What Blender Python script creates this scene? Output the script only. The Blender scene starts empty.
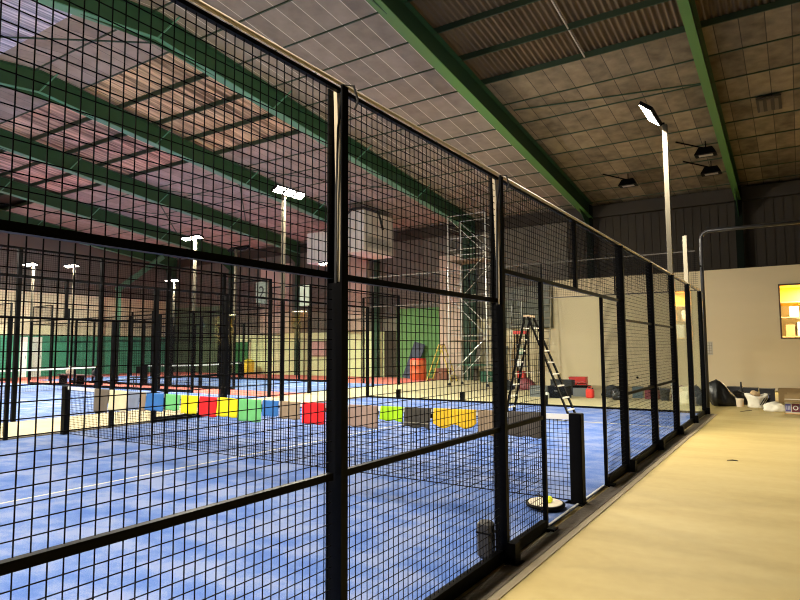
import bpy, math, random
from mathutils import Vector, Matrix
random.seed(7)
SC = bpy.context.scene
COL = SC.collection
PI = math.pi

# ------------------------------------------------------------------ materials
MATS = {}
def new_mat(name):
    m = bpy.data.materials.new(name); m.use_nodes = True
    nt = m.node_tree; nt.nodes.clear()
    out = nt.nodes.new('ShaderNodeOutputMaterial')
    return m, nt, out
def pbr(name, col, rough=.6, metal=0., spec=.5, noise=None, bump=None, scale=(1, 1, 1)):
    """noise=(scale, amount) mottles the colour, bump=(scale, strength) roughens the surface."""
    if name in MATS: return MATS[name]
    m, nt, out = new_mat(name)
    b = nt.nodes.new('ShaderNodeBsdfPrincipled')
    b.inputs['Base Color'].default_value = (*col, 1)
    b.inputs['Roughness'].default_value = rough
    b.inputs['Metallic'].default_value = metal
    b.inputs['Specular IOR Level'].default_value = spec
    nt.links.new(b.outputs[0], out.inputs[0])
    if noise or bump:
        tc = nt.nodes.new('ShaderNodeTexCoord'); mp = nt.nodes.new('ShaderNodeMapping')
        mp.inputs['Scale'].default_value = scale
        nt.links.new(tc.outputs['Object'], mp.inputs[0])
    if noise:
        n = nt.nodes.new('ShaderNodeTexNoise'); n.inputs['Scale'].default_value = noise[0]
        n.inputs['Detail'].default_value = 6
        nt.links.new(mp.outputs[0], n.inputs[0])
        mx = nt.nodes.new('ShaderNodeMix'); mx.data_type = 'RGBA'
        a = noise[1]
        mx.inputs[6].default_value = (*[max(0, c * (1 - a)) for c in col], 1)
        mx.inputs[7].default_value = (*[min(1, c * (1 + a)) for c in col], 1)
        nt.links.new(n.outputs[0], mx.inputs[0]); nt.links.new(mx.outputs[2], b.inputs['Base Color'])
    if bump:
        n2 = nt.nodes.new('ShaderNodeTexNoise'); n2.inputs['Scale'].default_value = bump[0]
        n2.inputs['Detail'].default_value = 4
        nt.links.new(mp.outputs[0], n2.inputs[0])
        bp = nt.nodes.new('ShaderNodeBump'); bp.inputs['Strength'].default_value = bump[1]
        bp.inputs['Distance'].default_value = .02
        nt.links.new(n2.outputs[0], bp.inputs['Height']); nt.links.new(bp.outputs[0], b.inputs['Normal'])
    MATS[name] = m
    return m
def emit(name, col, s):
    if name in MATS: return MATS[name]
    m, nt, out = new_mat(name)
    e = nt.nodes.new('ShaderNodeEmission'); e.inputs[0].default_value = (*col, 1); e.inputs[1].default_value = s
    nt.links.new(e.outputs[0], out.inputs[0]); MATS[name] = m
    return m
def glass_mat():
    m, nt, out = new_mat('court_glass')
    t = nt.nodes.new('ShaderNodeBsdfTransparent'); t.inputs[0].default_value = (.96, .985, .965, 1)
    g = nt.nodes.new('ShaderNodeBsdfGlossy'); g.inputs['Roughness'].default_value = .02
    lw = nt.nodes.new('ShaderNodeLayerWeight'); lw.inputs[0].default_value = .5
    pw = nt.nodes.new('ShaderNodeMath'); pw.operation = 'POWER'; pw.inputs[1].default_value = 5
    f = nt.nodes.new('ShaderNodeMath'); f.operation = 'MULTIPLY_ADD'; f.inputs[1].default_value = .3; f.inputs[2].default_value = .008
    nt.links.new(lw.outputs['Facing'], pw.inputs[0]); nt.links.new(pw.outputs[0], f.inputs[0])
    mx = nt.nodes.new('ShaderNodeMixShader')
    nt.links.new(f.outputs[0], mx.inputs[0]); nt.links.new(t.outputs[0], mx.inputs[1])
    nt.links.new(g.outputs[0], mx.inputs[2]); nt.links.new(mx.outputs[0], out.inputs[0])
    return m
GLASS = glass_mat()

def ramp(nt, stops):
    r = nt.nodes.new('ShaderNodeValToRGB'); e = r.color_ramp.elements
    e[0].position, e[0].color = stops[0][0], (*stops[0][1], 1)
    e[1].position, e[1].color = stops[-1][0], (*stops[-1][1], 1)
    for p, c in stops[1:-1]:
        x = e.new(p); x.color = (*c, 1)
    return r
def turf_mat():
    """blue artificial turf with sand brushed over it in patches"""
    m, nt, out = new_mat('blue_turf')
    b = nt.nodes.new('ShaderNodeBsdfPrincipled'); b.inputs['Roughness'].default_value = .9
    b.inputs['Specular IOR Level'].default_value = .25
    tc = nt.nodes.new('ShaderNodeTexCoord')
    mp = nt.nodes.new('ShaderNodeMapping'); mp.inputs['Scale'].default_value = (1.1, 1.5, 1)
    mp.inputs['Rotation'].default_value = (0, 0, .5)
    nt.links.new(tc.outputs['Object'], mp.inputs[0])
    n1 = nt.nodes.new('ShaderNodeTexNoise'); n1.inputs['Scale'].default_value = 1.4; n1.inputs['Detail'].default_value = 5
    n1.inputs['Roughness'].default_value = .62
    nt.links.new(mp.outputs[0], n1.inputs[0])
    n2 = nt.nodes.new('ShaderNodeTexNoise'); n2.inputs['Scale'].default_value = 90; n2.inputs['Detail'].default_value = 8; n2.inputs['Roughness'].default_value = .8
    nt.links.new(tc.outputs['Object'], n2.inputs[0])
    ad = nt.nodes.new('ShaderNodeMath'); ad.operation = 'MULTIPLY_ADD'; ad.inputs[1].default_value = .85
    nt.links.new(n2.outputs[0], ad.inputs[0]); nt.links.new(n1.outputs[0], ad.inputs[2])
    r = ramp(nt, [(.74, (.04, .10, .33)), (.90, (.08, .145, .37)), (1.0, (.16, .21, .38))])
    nt.links.new(ad.outputs[0], r.inputs[0]); nt.links.new(r.outputs[0], b.inputs['Base Color'])
    bp = nt.nodes.new('ShaderNodeBump'); bp.inputs['Strength'].default_value = .5; bp.inputs['Distance'].default_value = .01
    nt.links.new(n2.outputs[0], bp.inputs['Height']); nt.links.new(bp.outputs[0], b.inputs['Normal'])
    nt.links.new(b.outputs[0], out.inputs[0])
    return m
def screed_mat():
    m, nt, out = new_mat('cream_screed')
    b = nt.nodes.new('ShaderNodeBsdfPrincipled'); b.inputs['Roughness'].default_value = .62
    b.inputs['Specular IOR Level'].default_value = .35
    tc = nt.nodes.new('ShaderNodeTexCoord')
    mp = nt.nodes.new('ShaderNodeMapping'); mp.inputs['Scale'].default_value = (.35, 1.3, 1)
    mp.inputs['Rotation'].default_value = (0, 0, -.25)
    nt.links.new(tc.outputs['Object'], mp.inputs[0])
    n1 = nt.nodes.new('ShaderNodeTexNoise'); n1.inputs['Scale'].default_value = 1.1; n1.inputs['Detail'].default_value = 4
    nt.links.new(mp.outputs[0], n1.inputs[0])
    n2 = nt.nodes.new('ShaderNodeTexNoise'); n2.inputs['Scale'].default_value = 9; n2.inputs['Detail'].default_value = 5
    nt.links.new(tc.outputs['Object'], n2.inputs[0])
    ad = nt.nodes.new('ShaderNodeMath'); ad.operation = 'MULTIPLY_ADD'; ad.inputs[1].default_value = .3
    nt.links.new(n2.outputs[0], ad.inputs[0]); nt.links.new(n1.outputs[0], ad.inputs[2])
    r = ramp(nt, [(.35, (.34, .255, .085)), (.62, (.41, .315, .115)), (.9, (.46, .365, .15))])
    nt.links.new(ad.outputs[0], r.inputs[0])
    v = nt.nodes.new('ShaderNodeTexVoronoi'); v.inputs['Scale'].default_value = 1.3
    nt.links.new(tc.outputs['Object'], v.inputs[0])
    lt = nt.nodes.new('ShaderNodeMath'); lt.operation = 'LESS_THAN'; lt.inputs[1].default_value = .012
    nt.links.new(v.outputs['Distance'], lt.inputs[0])
    mx = nt.nodes.new('ShaderNodeMix'); mx.data_type = 'RGBA'; mx.inputs[7].default_value = (.2, .15, .08, 1)
    nt.links.new(lt.outputs[0], mx.inputs[0]); nt.links.new(r.outputs[0], mx.inputs[6])
    nt.links.new(mx.outputs[2], b.inputs['Base Color'])
    nt.links.new(b.outputs[0], out.inputs[0])
    return m
def panel_mat(name, c0, c1, joint, stagger, width=.55, jw=.035):
    """rows of fibreboard sheets, one row between each pair of purlins (1.43 m), each sheet its own tone"""
    m, nt, out = new_mat(name)
    b = nt.nodes.new('ShaderNodeBsdfPrincipled'); b.inputs['Roughness'].default_value = .85
    tc = nt.nodes.new('ShaderNodeTexCoord'); sp = nt.nodes.new('ShaderNodeSeparateXYZ')
    nt.links.new(tc.outputs['Object'], sp.inputs[0])
    def M(op, a, b_=None, c=None):
        n = nt.nodes.new('ShaderNodeMath'); n.operation = op
        for i, v in enumerate((a, b_, c)):
            if v is None: continue
            if isinstance(v, (int, float)): n.inputs[i].default_value = v
            else: nt.links.new(v, n.inputs[i])
        return n.outputs[0]
    row = M('FLOOR', M('DIVIDE', M('SUBTRACT', sp.outputs[1], 4.29), 1.43))
    off = M('MULTIPLY', M('FRACT', M('MULTIPLY', row, .37)), stagger)
    xs = M('ADD', M('DIVIDE', sp.outputs[0], width), off)
    cell = M('FLOOR', xs); fr = M('FRACT', xs)
    cb = nt.nodes.new('ShaderNodeCombineXYZ'); nt.links.new(cell, cb.inputs[0]); nt.links.new(row, cb.inputs[1])
    wn = nt.nodes.new('ShaderNodeTexWhiteNoise'); wn.noise_dimensions = '2D'; nt.links.new(cb.outputs[0], wn.inputs[0])
    n = nt.nodes.new('ShaderNodeTexNoise'); n.inputs['Scale'].default_value = 2.5; n.inputs['Detail'].default_value = 6
    nt.links.new(tc.outputs['Object'], n.inputs[0])
    k = M('ADD', M('MULTIPLY', wn.outputs[0], .6), M('MULTIPLY_ADD', n.outputs[0], 1.5, -.55))
    mx = nt.nodes.new('ShaderNodeMix'); mx.data_type = 'RGBA'
    mx.inputs[6].default_value = (*c0, 1); mx.inputs[7].default_value = (*c1, 1)
    nt.links.new(k, mx.inputs[0])
    j = M('LESS_THAN', fr, jw / width)
    m2 = nt.nodes.new('ShaderNodeMix'); m2.data_type = 'RGBA'; m2.inputs[7].default_value = (*joint, 1)
    nt.links.new(j, m2.inputs[0]); nt.links.new(mx.outputs[2], m2.inputs[6])
    nt.links.new(m2.outputs[2], b.inputs['Base Color'])
    nt.links.new(b.outputs[0], out.inputs[0])
    return m
def streaks(name, c0, c1):
    m, nt, out = new_mat(name)
    b = nt.nodes.new('ShaderNodeBsdfPrincipled'); b.inputs['Roughness'].default_value = .85
    tc = nt.nodes.new('ShaderNodeTexCoord'); mp = nt.nodes.new('ShaderNodeMapping'); mp.inputs['Scale'].default_value = (13, .35, .3)
    nt.links.new(tc.outputs['Object'], mp.inputs[0])
    n = nt.nodes.new('ShaderNodeTexNoise'); n.inputs['Scale'].default_value = 1.; n.inputs['Detail'].default_value = 5
    nt.links.new(mp.outputs[0], n.inputs[0])
    n2 = nt.nodes.new('ShaderNodeTexNoise'); n2.inputs['Scale'].default_value = .5; nt.links.new(tc.outputs['Object'], n2.inputs[0])
    r = ramp(nt, [(.38, c0), (.62, c1)]); nt.links.new(n.outputs[0], r.inputs[0])
    mx = nt.nodes.new('ShaderNodeMix'); mx.data_type = 'RGBA'; mx.blend_type = 'MULTIPLY'; mx.inputs[7].default_value = (1, .80, .72, 1)
    nt.links.new(n2.outputs[0], mx.inputs[0]); nt.links.new(r.outputs[0], mx.inputs[6])
    nt.links.new(mx.outputs[2], b.inputs['Base Color']); nt.links.new(b.outputs[0], out.inputs[0])
    return m
TURF = turf_mat(); SCREED = screed_mat()
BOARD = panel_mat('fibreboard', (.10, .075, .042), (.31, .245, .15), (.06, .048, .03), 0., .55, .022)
BOARD_LEFT = panel_mat('fibreboard_left_lit', (.26, .21, .17), (.42, .345, .285), (.12, .10, .09), 0., .55, .02)  # same boards in the left bays, their whiter light put into the colour
BOARD_LONG = panel_mat('fibreboard_long', (.21, .175, .135), (.33, .275, .215), (.66, .60, .50), 0., .55, .022)
BLACK = pbr('black_steel', (.0016, .0016, .0018), .5, 0, .07)
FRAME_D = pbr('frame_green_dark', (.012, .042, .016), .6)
MESHM = pbr('black_wire', (.002, .002, .0025), .7, 0, .08)
GALV = pbr('galvanised', (.55, .50, .42), .45, .3)
RAILTOP = pbr('pale_tube', (.50, .43, .32), .5, .2)
RAILD = pbr('dull_rail', (.045, .04, .032), .6, 0, .2)
POLEM = pbr('pole_grey', (.075, .066, .045), .6, 0, .2)
CREAMP = pbr('cream_pole', (.24, .215, .15), .45, .1)
GREEN = pbr('green_paint', (.024, .078, .03), .5, 0, .4, noise=(3, .2))
MINT_AND_LIT = pbr('mint_and_lit_green', (.10, .28, .17), .5)
PURL = pbr('purlin_green', (.03, .055, .025), .6)
DGREEN = pbr('dark_green_paint', (.015, .05, .025), .6)
CORR = pbr('corrugated_sheet', (.15, .10, .05), .85, noise=(1.6, .55), scale=(1, .3, 1))
CORR_R = streaks('corrugated_sheet_warm', (.20, .135, .11), (.78, .58, .45))
CORR_Y = streaks('corrugated_sheet_yellow_lit', (.19, .135, .085), (.80, .64, .42))  # bare sheet with its warm yellow lighting put into the colour
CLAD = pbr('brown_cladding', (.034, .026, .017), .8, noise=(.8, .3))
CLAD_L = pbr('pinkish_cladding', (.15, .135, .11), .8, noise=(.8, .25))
BEIGE = pbr('beige_plaster', (.66, .565, .375), .85, noise=(.7, .06), scale=(.5, 1, 2.4))
CREAMW = pbr('cream_plaster', (.66, .58, .40), .85, noise=(1., .06))
PINK = pbr('pink_plaster', (.54, .43, .34), .85, noise=(1.5, .08))
LIME = pbr('pale_lime_plaster', (.74, .80, .46), .85, noise=(1, .08))
GWALL = pbr('green_wall_paint', (.10, .24, .075), .8, noise=(.9, .2))
TEAL = pbr('teal_sheet', (.05, .25, .165), .8, noise=(1, .2))
RED = pbr('red_floor', (.50, .11, .08), .85, noise=(4, .12))
WHITE = pbr('white_paint', (.82, .82, .80), .6)
LINEP = pbr('line_paint', (.52, .50, .32), .8, noise=(12, .15))
KERB = pbr('kerb_concrete', (.13, .105, .075), .9, noise=(9, .25), bump=(30, .4))
KERB_L = pbr('kerb_edge', (.34, .28, .18), .9, noise=(9, .15))
ALU = pbr('aluminium', (.55, .55, .52), .35, .6)
RUBBER = pbr('black_rubber', (.02, .02, .02), .8)

# ------------------------------------------------------------------ mesh builder
class MB:
    def __init__(s): s.v = []; s.f = []
    def add(s, vs, fs):
        k = len(s.v); s.v += [tuple(v) for v in vs]; s.f += [tuple(k + i for i in f) for f in fs]; return s
    def box(s, a, b):
        x0, y0, z0 = [min(p, q) for p, q in zip(a, b)]; x1, y1, z1 = [max(p, q) for p, q in zip(a, b)]
        return s.add([(x0, y0, z0), (x1, y0, z0), (x1, y1, z0), (x0, y1, z0), (x0, y0, z1), (x1, y0, z1), (x1, y1, z1), (x0, y1, z1)],
                     [(0, 3, 2, 1), (4, 5, 6, 7), (0, 1, 5, 4), (1, 2, 6, 5), (2, 3, 7, 6), (3, 0, 4, 7)])
    def bbox(s, a, b, r=.01):
        """box with chamfered edges"""
        x0, y0, z0 = [min(p, q) for p, q in zip(a, b)]; x1, y1, z1 = [max(p, q) for p, q in zip(a, b)]
        def ring(z, i):
            X0, X1, Y0, Y1 = x0 + i, x1 - i, y0 + i, y1 - i
            return [(X0 + r, Y0, z), (X1 - r, Y0, z), (X1, Y0 + r, z), (X1, Y1 - r, z), (X1 - r, Y1, z), (X0 + r, Y1, z), (X0, Y1 - r, z), (X0, Y0 + r, z)]
        vs = ring(z0, r * .7) + ring(z0 + r, 0) + ring(z1 - r, 0) + ring(z1, r * .7)
        fs = [tuple(range(7, -1, -1)), tuple(range(24, 32))]
        for k in range(3):
            for i in range(8): fs.append((k * 8 + i, k * 8 + (i + 1) % 8, k * 8 + 8 + (i + 1) % 8, k * 8 + 8 + i))
        return s.add(vs, fs)
    def bar(s, p, q, w, h=None, up=(0, 0, 1)):
        """rectangular bar from p to q"""
        h = h or w; p = Vector(p); q = Vector(q); d = (q - p).normalized(); u = Vector(up)
        if abs(d.dot(u)) > .99: u = Vector((0, 1, 0))
        a = d.cross(u).normalized() * w / 2; b = a.cross(d).normalized() * h / 2
        vs = [c + i * a + j * b for c in (p, q) for i, j in ((-1, -1), (1, -1), (1, 1), (-1, 1))]
        return s.add(vs, [(3, 2, 1, 0), (4, 5, 6, 7)] + [(i, (i + 1) % 4, 4 + (i + 1) % 4, 4 + i) for i in range(4)])
    def tube(s, pts, r, n=8, cap=True):
        pts = [Vector(p) for p in pts]; rs = r if isinstance(r, (list, tuple)) else [r] * len(pts)
        vs = []; prev = None
        for i, p in enumerate(pts):
            d = (pts[min(i + 1, len(pts) - 1)] - pts[max(i - 1, 0)]).normalized()
            if prev is None:
                u = Vector((0, 0, 1)) if abs(d.z) < .9 else Vector((1, 0, 0)); a = d.cross(u).normalized()
            else: a = (prev - d * prev.dot(d)).normalized()
            prev = a; b = d.cross(a)
            vs += [p + (a * math.cos(t) + b * math.sin(t)) * rs[i] for t in (2 * PI * k / n for k in range(n))]
        fs = [(i * n + k, i * n + (k + 1) % n, (i + 1) * n + (k + 1) % n, (i + 1) * n + k) for i in range(len(pts) - 1) for k in range(n)]
        if cap: fs += [tuple(range(n - 1, -1, -1)), tuple((len(pts) - 1) * n + k for k in range(n))]
        return s.add(vs, fs)
    def lathe(s, prof, c=(0, 0, 0), n=20, sx=1, sy=1):
        """prof: (radius, z) from bottom to top"""
        vs = [(c[0] + r * sx * math.cos(2 * PI * k / n), c[1] + r * sy * math.sin(2 * PI * k / n), c[2] + z) for r, z in prof for k in range(n)]
        fs = [(i * n + k, i * n + (k + 1) % n, (i + 1) * n + (k + 1) % n, (i + 1) * n + k) for i in range(len(prof) - 1) for k in range(n)]
        fs += [tuple(range(n - 1, -1, -1)), tuple((len(prof) - 1) * n + k for k in range(n))]
        return s.add(vs, fs)
    def wire(s, axis, a0, a1, c1, c2, r):
        """open four-sided wire along an axis (0,1,2); c1,c2 the other two coordinates"""
        o = [i for i in range(3) if i != axis]; vs = []
        for a in (a0, a1):
            for i, j in ((-r, -r), (r, -r), (r, r), (-r, r)):
                v = [0, 0, 0]; v[axis] = a; v[o[0]] = c1 + i; v[o[1]] = c2 + j; vs.append(v)
        return s.add(vs, [(i, (i + 1) % 4, 4 + (i + 1) % 4, 4 + i) for i in range(4)])
    def xf(s, M):
        s.v = [tuple(M @ Vector(v)) for v in s.v]; return s
    def build(s, name, mat, parent=None, smooth=False, world=True):
        me = bpy.data.meshes.new(name)
        off = Vector(parent_world(parent)) if (parent is not None and world) else Vector((0, 0, 0))
        me.from_pydata([tuple(Vector(v) - off) for v in s.v], [], s.f)
        me.materials.append(mat)
        if smooth:
            for p in me.polygons: p.use_smooth = True
        me.update()
        o = bpy.data.objects.new(name, me); COL.objects.link(o)
        if parent is not None: o.parent = parent
        return o
def parent_world(p):
    v = Vector((0, 0, 0))
    while p is not None: v += p.location; p = p.parent
    return v
def box(name, mat, a, b, parent=None): return MB().box(a, b).build(name, mat, parent)
def tag(o, label=None, cat=None, group=None, kind=None):
    if label: o['label'] = label
    if cat: o['category'] = cat
    if group: o['group'] = group
    if kind: o['kind'] = kind
    return o
def thing(name, label, cat, loc=(0, 0, 0), group=None):
    o = bpy.data.objects.new(name, None); o.empty_display_size = .2; COL.objects.link(o); o.location = loc
    return tag(o, label, cat, group)
def struct(o): o['kind'] = 'structure'; return o
def single(o, label, cat, loc, group=None):
    """move the origin of a one-mesh thing to its base"""
    o.data.transform(Matrix.Translation(-Vector(loc))); o.location = loc
    return tag(o, label, cat, group)
def copy_tree(o, parent=None):
    c = o.copy(); COL.objects.link(c)
    if parent is not None: c.parent = parent
    for ch in [x for x in o.children]: copy_tree(ch, c)
    return c
def text_mesh(s, size, depth=.004):
    cu = bpy.data.curves.new('t', 'FONT'); cu.body = s; cu.size = size; cu.extrude = depth / 2
    cu.align_x = 'CENTER'; cu.align_y = 'CENTER'
    o = bpy.data.objects.new('t', cu); COL.objects.link(o)
    bpy.context.view_layer.update()
    me = bpy.data.meshes.new_from_object(o.evaluated_get(bpy.context.evaluated_depsgraph_get()))
    bpy.data.objects.remove(o)
    return me

# ------------------------------------------------------------------ the hall
XL, XR, YB, YF, RIDGE = -37., 9., -16., 22., 3.
def roofz(y): return 10.44 - .118 * abs(y - RIDGE)
struct(box('floor', SCREED, (XL, YB, -.15), (XR, YF, 0)))
EAVE = roofz(YF)
# far wall with vertical cladding ribs as real geometry
m = MB(); m.box((XL, YF, 0), (XR, YF + .15, EAVE + .1))
x = -6.9
while x < XR: m.box((x, YF - .035, 4.3), (x + .05, YF, EAVE)); x += .33
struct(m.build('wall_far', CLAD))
m = MB(); m.box((XL + .05, YF - .06, 2.6), (-7, YF - .005, EAVE - .02)); x = XL + .2
while x < -7.1: m.box((x, YF - .085, 2.6), (x + .05, YF - .06, EAVE - .02)); x += .4
struct(m.build('wall_far_lining', CLAD_L))
struct(MB().box((XR, YB, 0), (XR + .15, YF, 10.4)).build('wall_right', CLAD))
struct(MB().box((XL, YB - .15, 0), (XR, YB, 8.3)).build('wall_back', CLAD))
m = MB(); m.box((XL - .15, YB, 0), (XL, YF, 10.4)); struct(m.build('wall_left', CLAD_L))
struct(box('wall_left_lower', TEAL, (XL, -10, .0), (XL + .05, YF - .1, 2.5)))
struct(box('wall_left_upper', CREAMW, (XL, -10, 2.5), (XL + .045, YF - .1, 5.2)))
# painted lower zones and piers of the far wall
struct(box('wall_far_lime', LIME, (-30.2, YF - .07, 0), (-17.6, YF, 2.6)))
struct(box('wall_far_green', GWALL, (-16.7, YF - .1, 0), (-13.95, YF, 3.8)))
struct(box('wall_far_dull', pbr('dull_green', (.10, .16, .09), .85), (XL + .06, YF - .09, 0), (-30.2, YF, 4.6)))
struct(box('wall_far_cream', CREAMW, (-12.5, YF - .07, 0), (-9.1, YF, 3.1)))
for a, b, z, z0 in ((-27.1, -24.6, 7.0, 2.65), (-20.6, -18.6, 7.0, 2.65), (-13.8, -12.5, 6.5, 0)):
    struct(MB().box((a, YF - .35, z0), (b, YF - .05, z)).build('wall_far_pier', PINK))
struct(box('wall_far_post', DGREEN, (-12.35, YF - .5, 0), (-12.05, YF - .36, 7.4)))
# door in the far wall
d = MB().box((-29.6, YF - .14, 0), (-28.35, YF - .08, 2.1)).build('door_1', pbr('door_green', (.03, .16, .05), .6)); struct(d)
MB().box((-29.75, YF - .16, 0), (-29.6, YF - .07, 2.25)).box((-28.35, YF - .16, 0), (-28.2, YF - .07, 2.25)).box((-29.75, YF - .16, 2.1), (-28.2, YF - .07, 2.25)).build('door_frame', CREAMW, d)
MB().tube([(-28.5, YF - .2, 1.05), (-28.62, YF - .2, 1.05)], .015).build('door_handle', ALU, d)
# two white doors in the teal wall at the left end
for i, (a, b) in enumerate(((11.75, 12.15), (12.45, 13.0))):
    d = MB().box((XL + .05, a, .02), (XL + .1, b, 2.42)).build('door_%d' % (i + 2), WHITE); struct(d)
    MB().tube([(XL + .13, b - .1, 1.1), (XL + .13, b - .1, 1.3)], .012).build('door_handle', BLACK, d)
# beige partition with the window opening
PY = 20.
m = MB()
wx0, wx1, wz0, wz1 = 1.5, 3.6, 1.95, 3.86
m.box((-7.1, PY, 0), (wx0, PY + .15, 4.6)); m.box((wx1, PY, 0), (XR, PY + .15, 4.6))
m.box((wx0, PY, 0), (wx1, PY + .15, wz0)); m.box((wx0, PY, wz1), (wx1, PY + .15, 4.6))
struct(m.build('wall_partition', BEIGE))
struct(box('wall_partition_low', BEIGE, (-9.3, PY, 0), (-7.1, PY + .15, 2.5)))
w = MB(); t = .05
w.box((wx0 - t, PY - .04, wz0 - t), (wx0, PY + .16, wz1 + t)).box((wx1, PY - .04, wz0 - t), (wx1 + t, PY + .16, wz1 + t))
w.box((wx0, PY - .04, wz1), (wx1, PY + .16, wz1 + t)).box((wx0, PY - .04, wz0 - t), (wx1, PY + .16, wz0))
w = struct(w.build('window_1', pbr('dark_frame', (.07, .04, .02), .5)))
box('window_pane', GLASS, (wx0, PY + .06, wz0), (wx1, PY + .068, wz1), w)
# small lit room behind the window
YEL = pbr('yellow_paint', (.85, .52, .06), .7); RWALL = pbr('room_wall', (.80, .72, .5), .7)
m = MB().box((.6, PY + .15, 1.0), (.65, YF - .1, 4.4)).box((4.6, PY + .15, 1.0), (4.65, YF - .1, 4.4)).box((.6, YF - .15, 1.0), (4.65, YF - .1, 4.4))
struct(m.build('wall_room', RWALL))
struct(box('ceiling_room', YEL, (.65, PY + .15, 3.9), (4.6, YF - .15, 3.95)))
struct(box('wall_room_band', YEL, (.65, YF - .17, 3.2), (4.6, YF - .151, 3.9)))
struct(box('floor_room', RWALL, (.65, PY + .15, 1.0), (4.6, YF - .15, 1.06)))
# roof: fibreboard linings, corrugated strips where the lining is missing
def slab(m, x0, x1, y0, y1, dz=0, th=.04):
    for a, b in (((y0, y1),) if not (y0 < RIDGE < y1) else ((y0, RIDGE), (RIDGE, y1))):
        za, zb = roofz(a) + dz, roofz(b) + dz
        m.add([(x0, a, za), (x1, a, za), (x1, b, zb), (x0, b, zb), (x0, a, za + th), (x1, a, za + th), (x1, b, zb + th), (x0, b, zb + th)],
              [(0, 3, 2, 1), (4, 5, 6, 7), (0, 1, 5, 4), (1, 2, 6, 5), (2, 3, 7, 6), (3, 0, 4, 7)])
FR = [.2 - 6 * k for k in range(7)]          # x of the portal frames
Y0, Y1 = 4.29, 10.01
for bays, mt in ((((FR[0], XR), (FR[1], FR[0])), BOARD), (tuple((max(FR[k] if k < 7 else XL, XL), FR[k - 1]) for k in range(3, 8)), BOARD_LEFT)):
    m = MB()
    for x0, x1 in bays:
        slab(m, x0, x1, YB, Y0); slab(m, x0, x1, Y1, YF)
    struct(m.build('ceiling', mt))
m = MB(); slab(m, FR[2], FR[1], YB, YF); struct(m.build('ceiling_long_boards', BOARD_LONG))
m = MB(); slab(m, XL, XR, YB, YF, .35, .05); struct(m.build('ceiling_outer', CLAD))
def corrugated(x0, x1, y0, y1, dz, amp, pitch, mat):
    m = MB(); n = int((x1 - x0) / pitch * 6); vs = []
    for i in range(n + 1):
        x = x0 + (x1 - x0) * i / n; z = dz + amp * 1.4 * math.sin(2 * PI * x / pitch)
        vs += [(x, y0, roofz(y0) + z), (x, y1, roofz(y1) + z)]
    m.add(vs, [(2 * i, 2 * i + 1, 2 * i + 3, 2 * i + 2) for i in range(n)])
    return struct(m.build('ceiling_corrugated', mat, smooth=True))
for (a, b, mt, p) in ((FR[0], XR, CORR, .16), (FR[1], FR[0], CORR, .16), (FR[3], FR[2], CORR_Y, .26), (FR[4], FR[3], CORR_R, .26), (FR[5], FR[4], CORR_R, .26)):
    corrugated(a, b, Y0 - .1, Y1 + .1, .17, .035, p, mt)
# translucent bluish rooflight at the ridge, far left bay
struct(box('ceiling_rooflight', streaks('blue_sheet', (.25, .28, .42), (.75, .78, .95)), (-17.6, -1.4, roofz(0) - .06), (-12.1, 1.42, roofz(0) - .03)))
# purlins (set into the lining, parallel to the far wall)
PUR = [Y0 + 1.43 * k for k in range(13)]
ti = 1
for k in range(-13, 13):
    y = Y0 + 1.43 * k
    if y < YB + .2 or y > YF - .1: continue
    o = MB().box((XL, y - .02, roofz(y) - .03), (XR, y + .02, roofz(y) + .14)).build('trim_%d' % ti, PURL); struct(o); ti += 1
struct(box('trim_%d' % ti, CLAD, (XL, YF - .35, EAVE - .62), (XR, YF - .12, EAVE - .1))); ti += 1
# sag rods in the corrugated strip between the two nearest frames
for (x, y) in ((-2.6, Y0), (-2.6, Y0 + 1.43), (-2.6, Y0 + 2.86), (-2.6, Y0 + 4.29)):
    struct(MB().bar((x, y, roofz(y) + .0), (x, y + 1.43, roofz(y + 1.43) + .0), .035).build('trim_%d' % ti, GALV)); ti += 1
# thin bracing angles under the lining
for a, b in (((-12, 11.4), (-17.6, 17.1)), ((-17.6, 11.4), (-12, 17.1)), ((-18, 11.4), (-23.6, 17.1)), ((-23.6, 11.4), (-18, 17.1)), ((-18, -1.5), (-12, 4.2)), ((-5.4, 11.7), (0, 12.6)), ((-24, 11.4), (-29.6, 17.1)), ((-29.6, 11.4), (-24, 17.1))):
    struct(MB().bar((a[0], a[1], roofz(a[1]) - .12), (b[0], b[1], roofz(b[1]) - .12), .05, .03).build('trim_%d' % ti, DGREEN)); ti += 1

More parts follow.
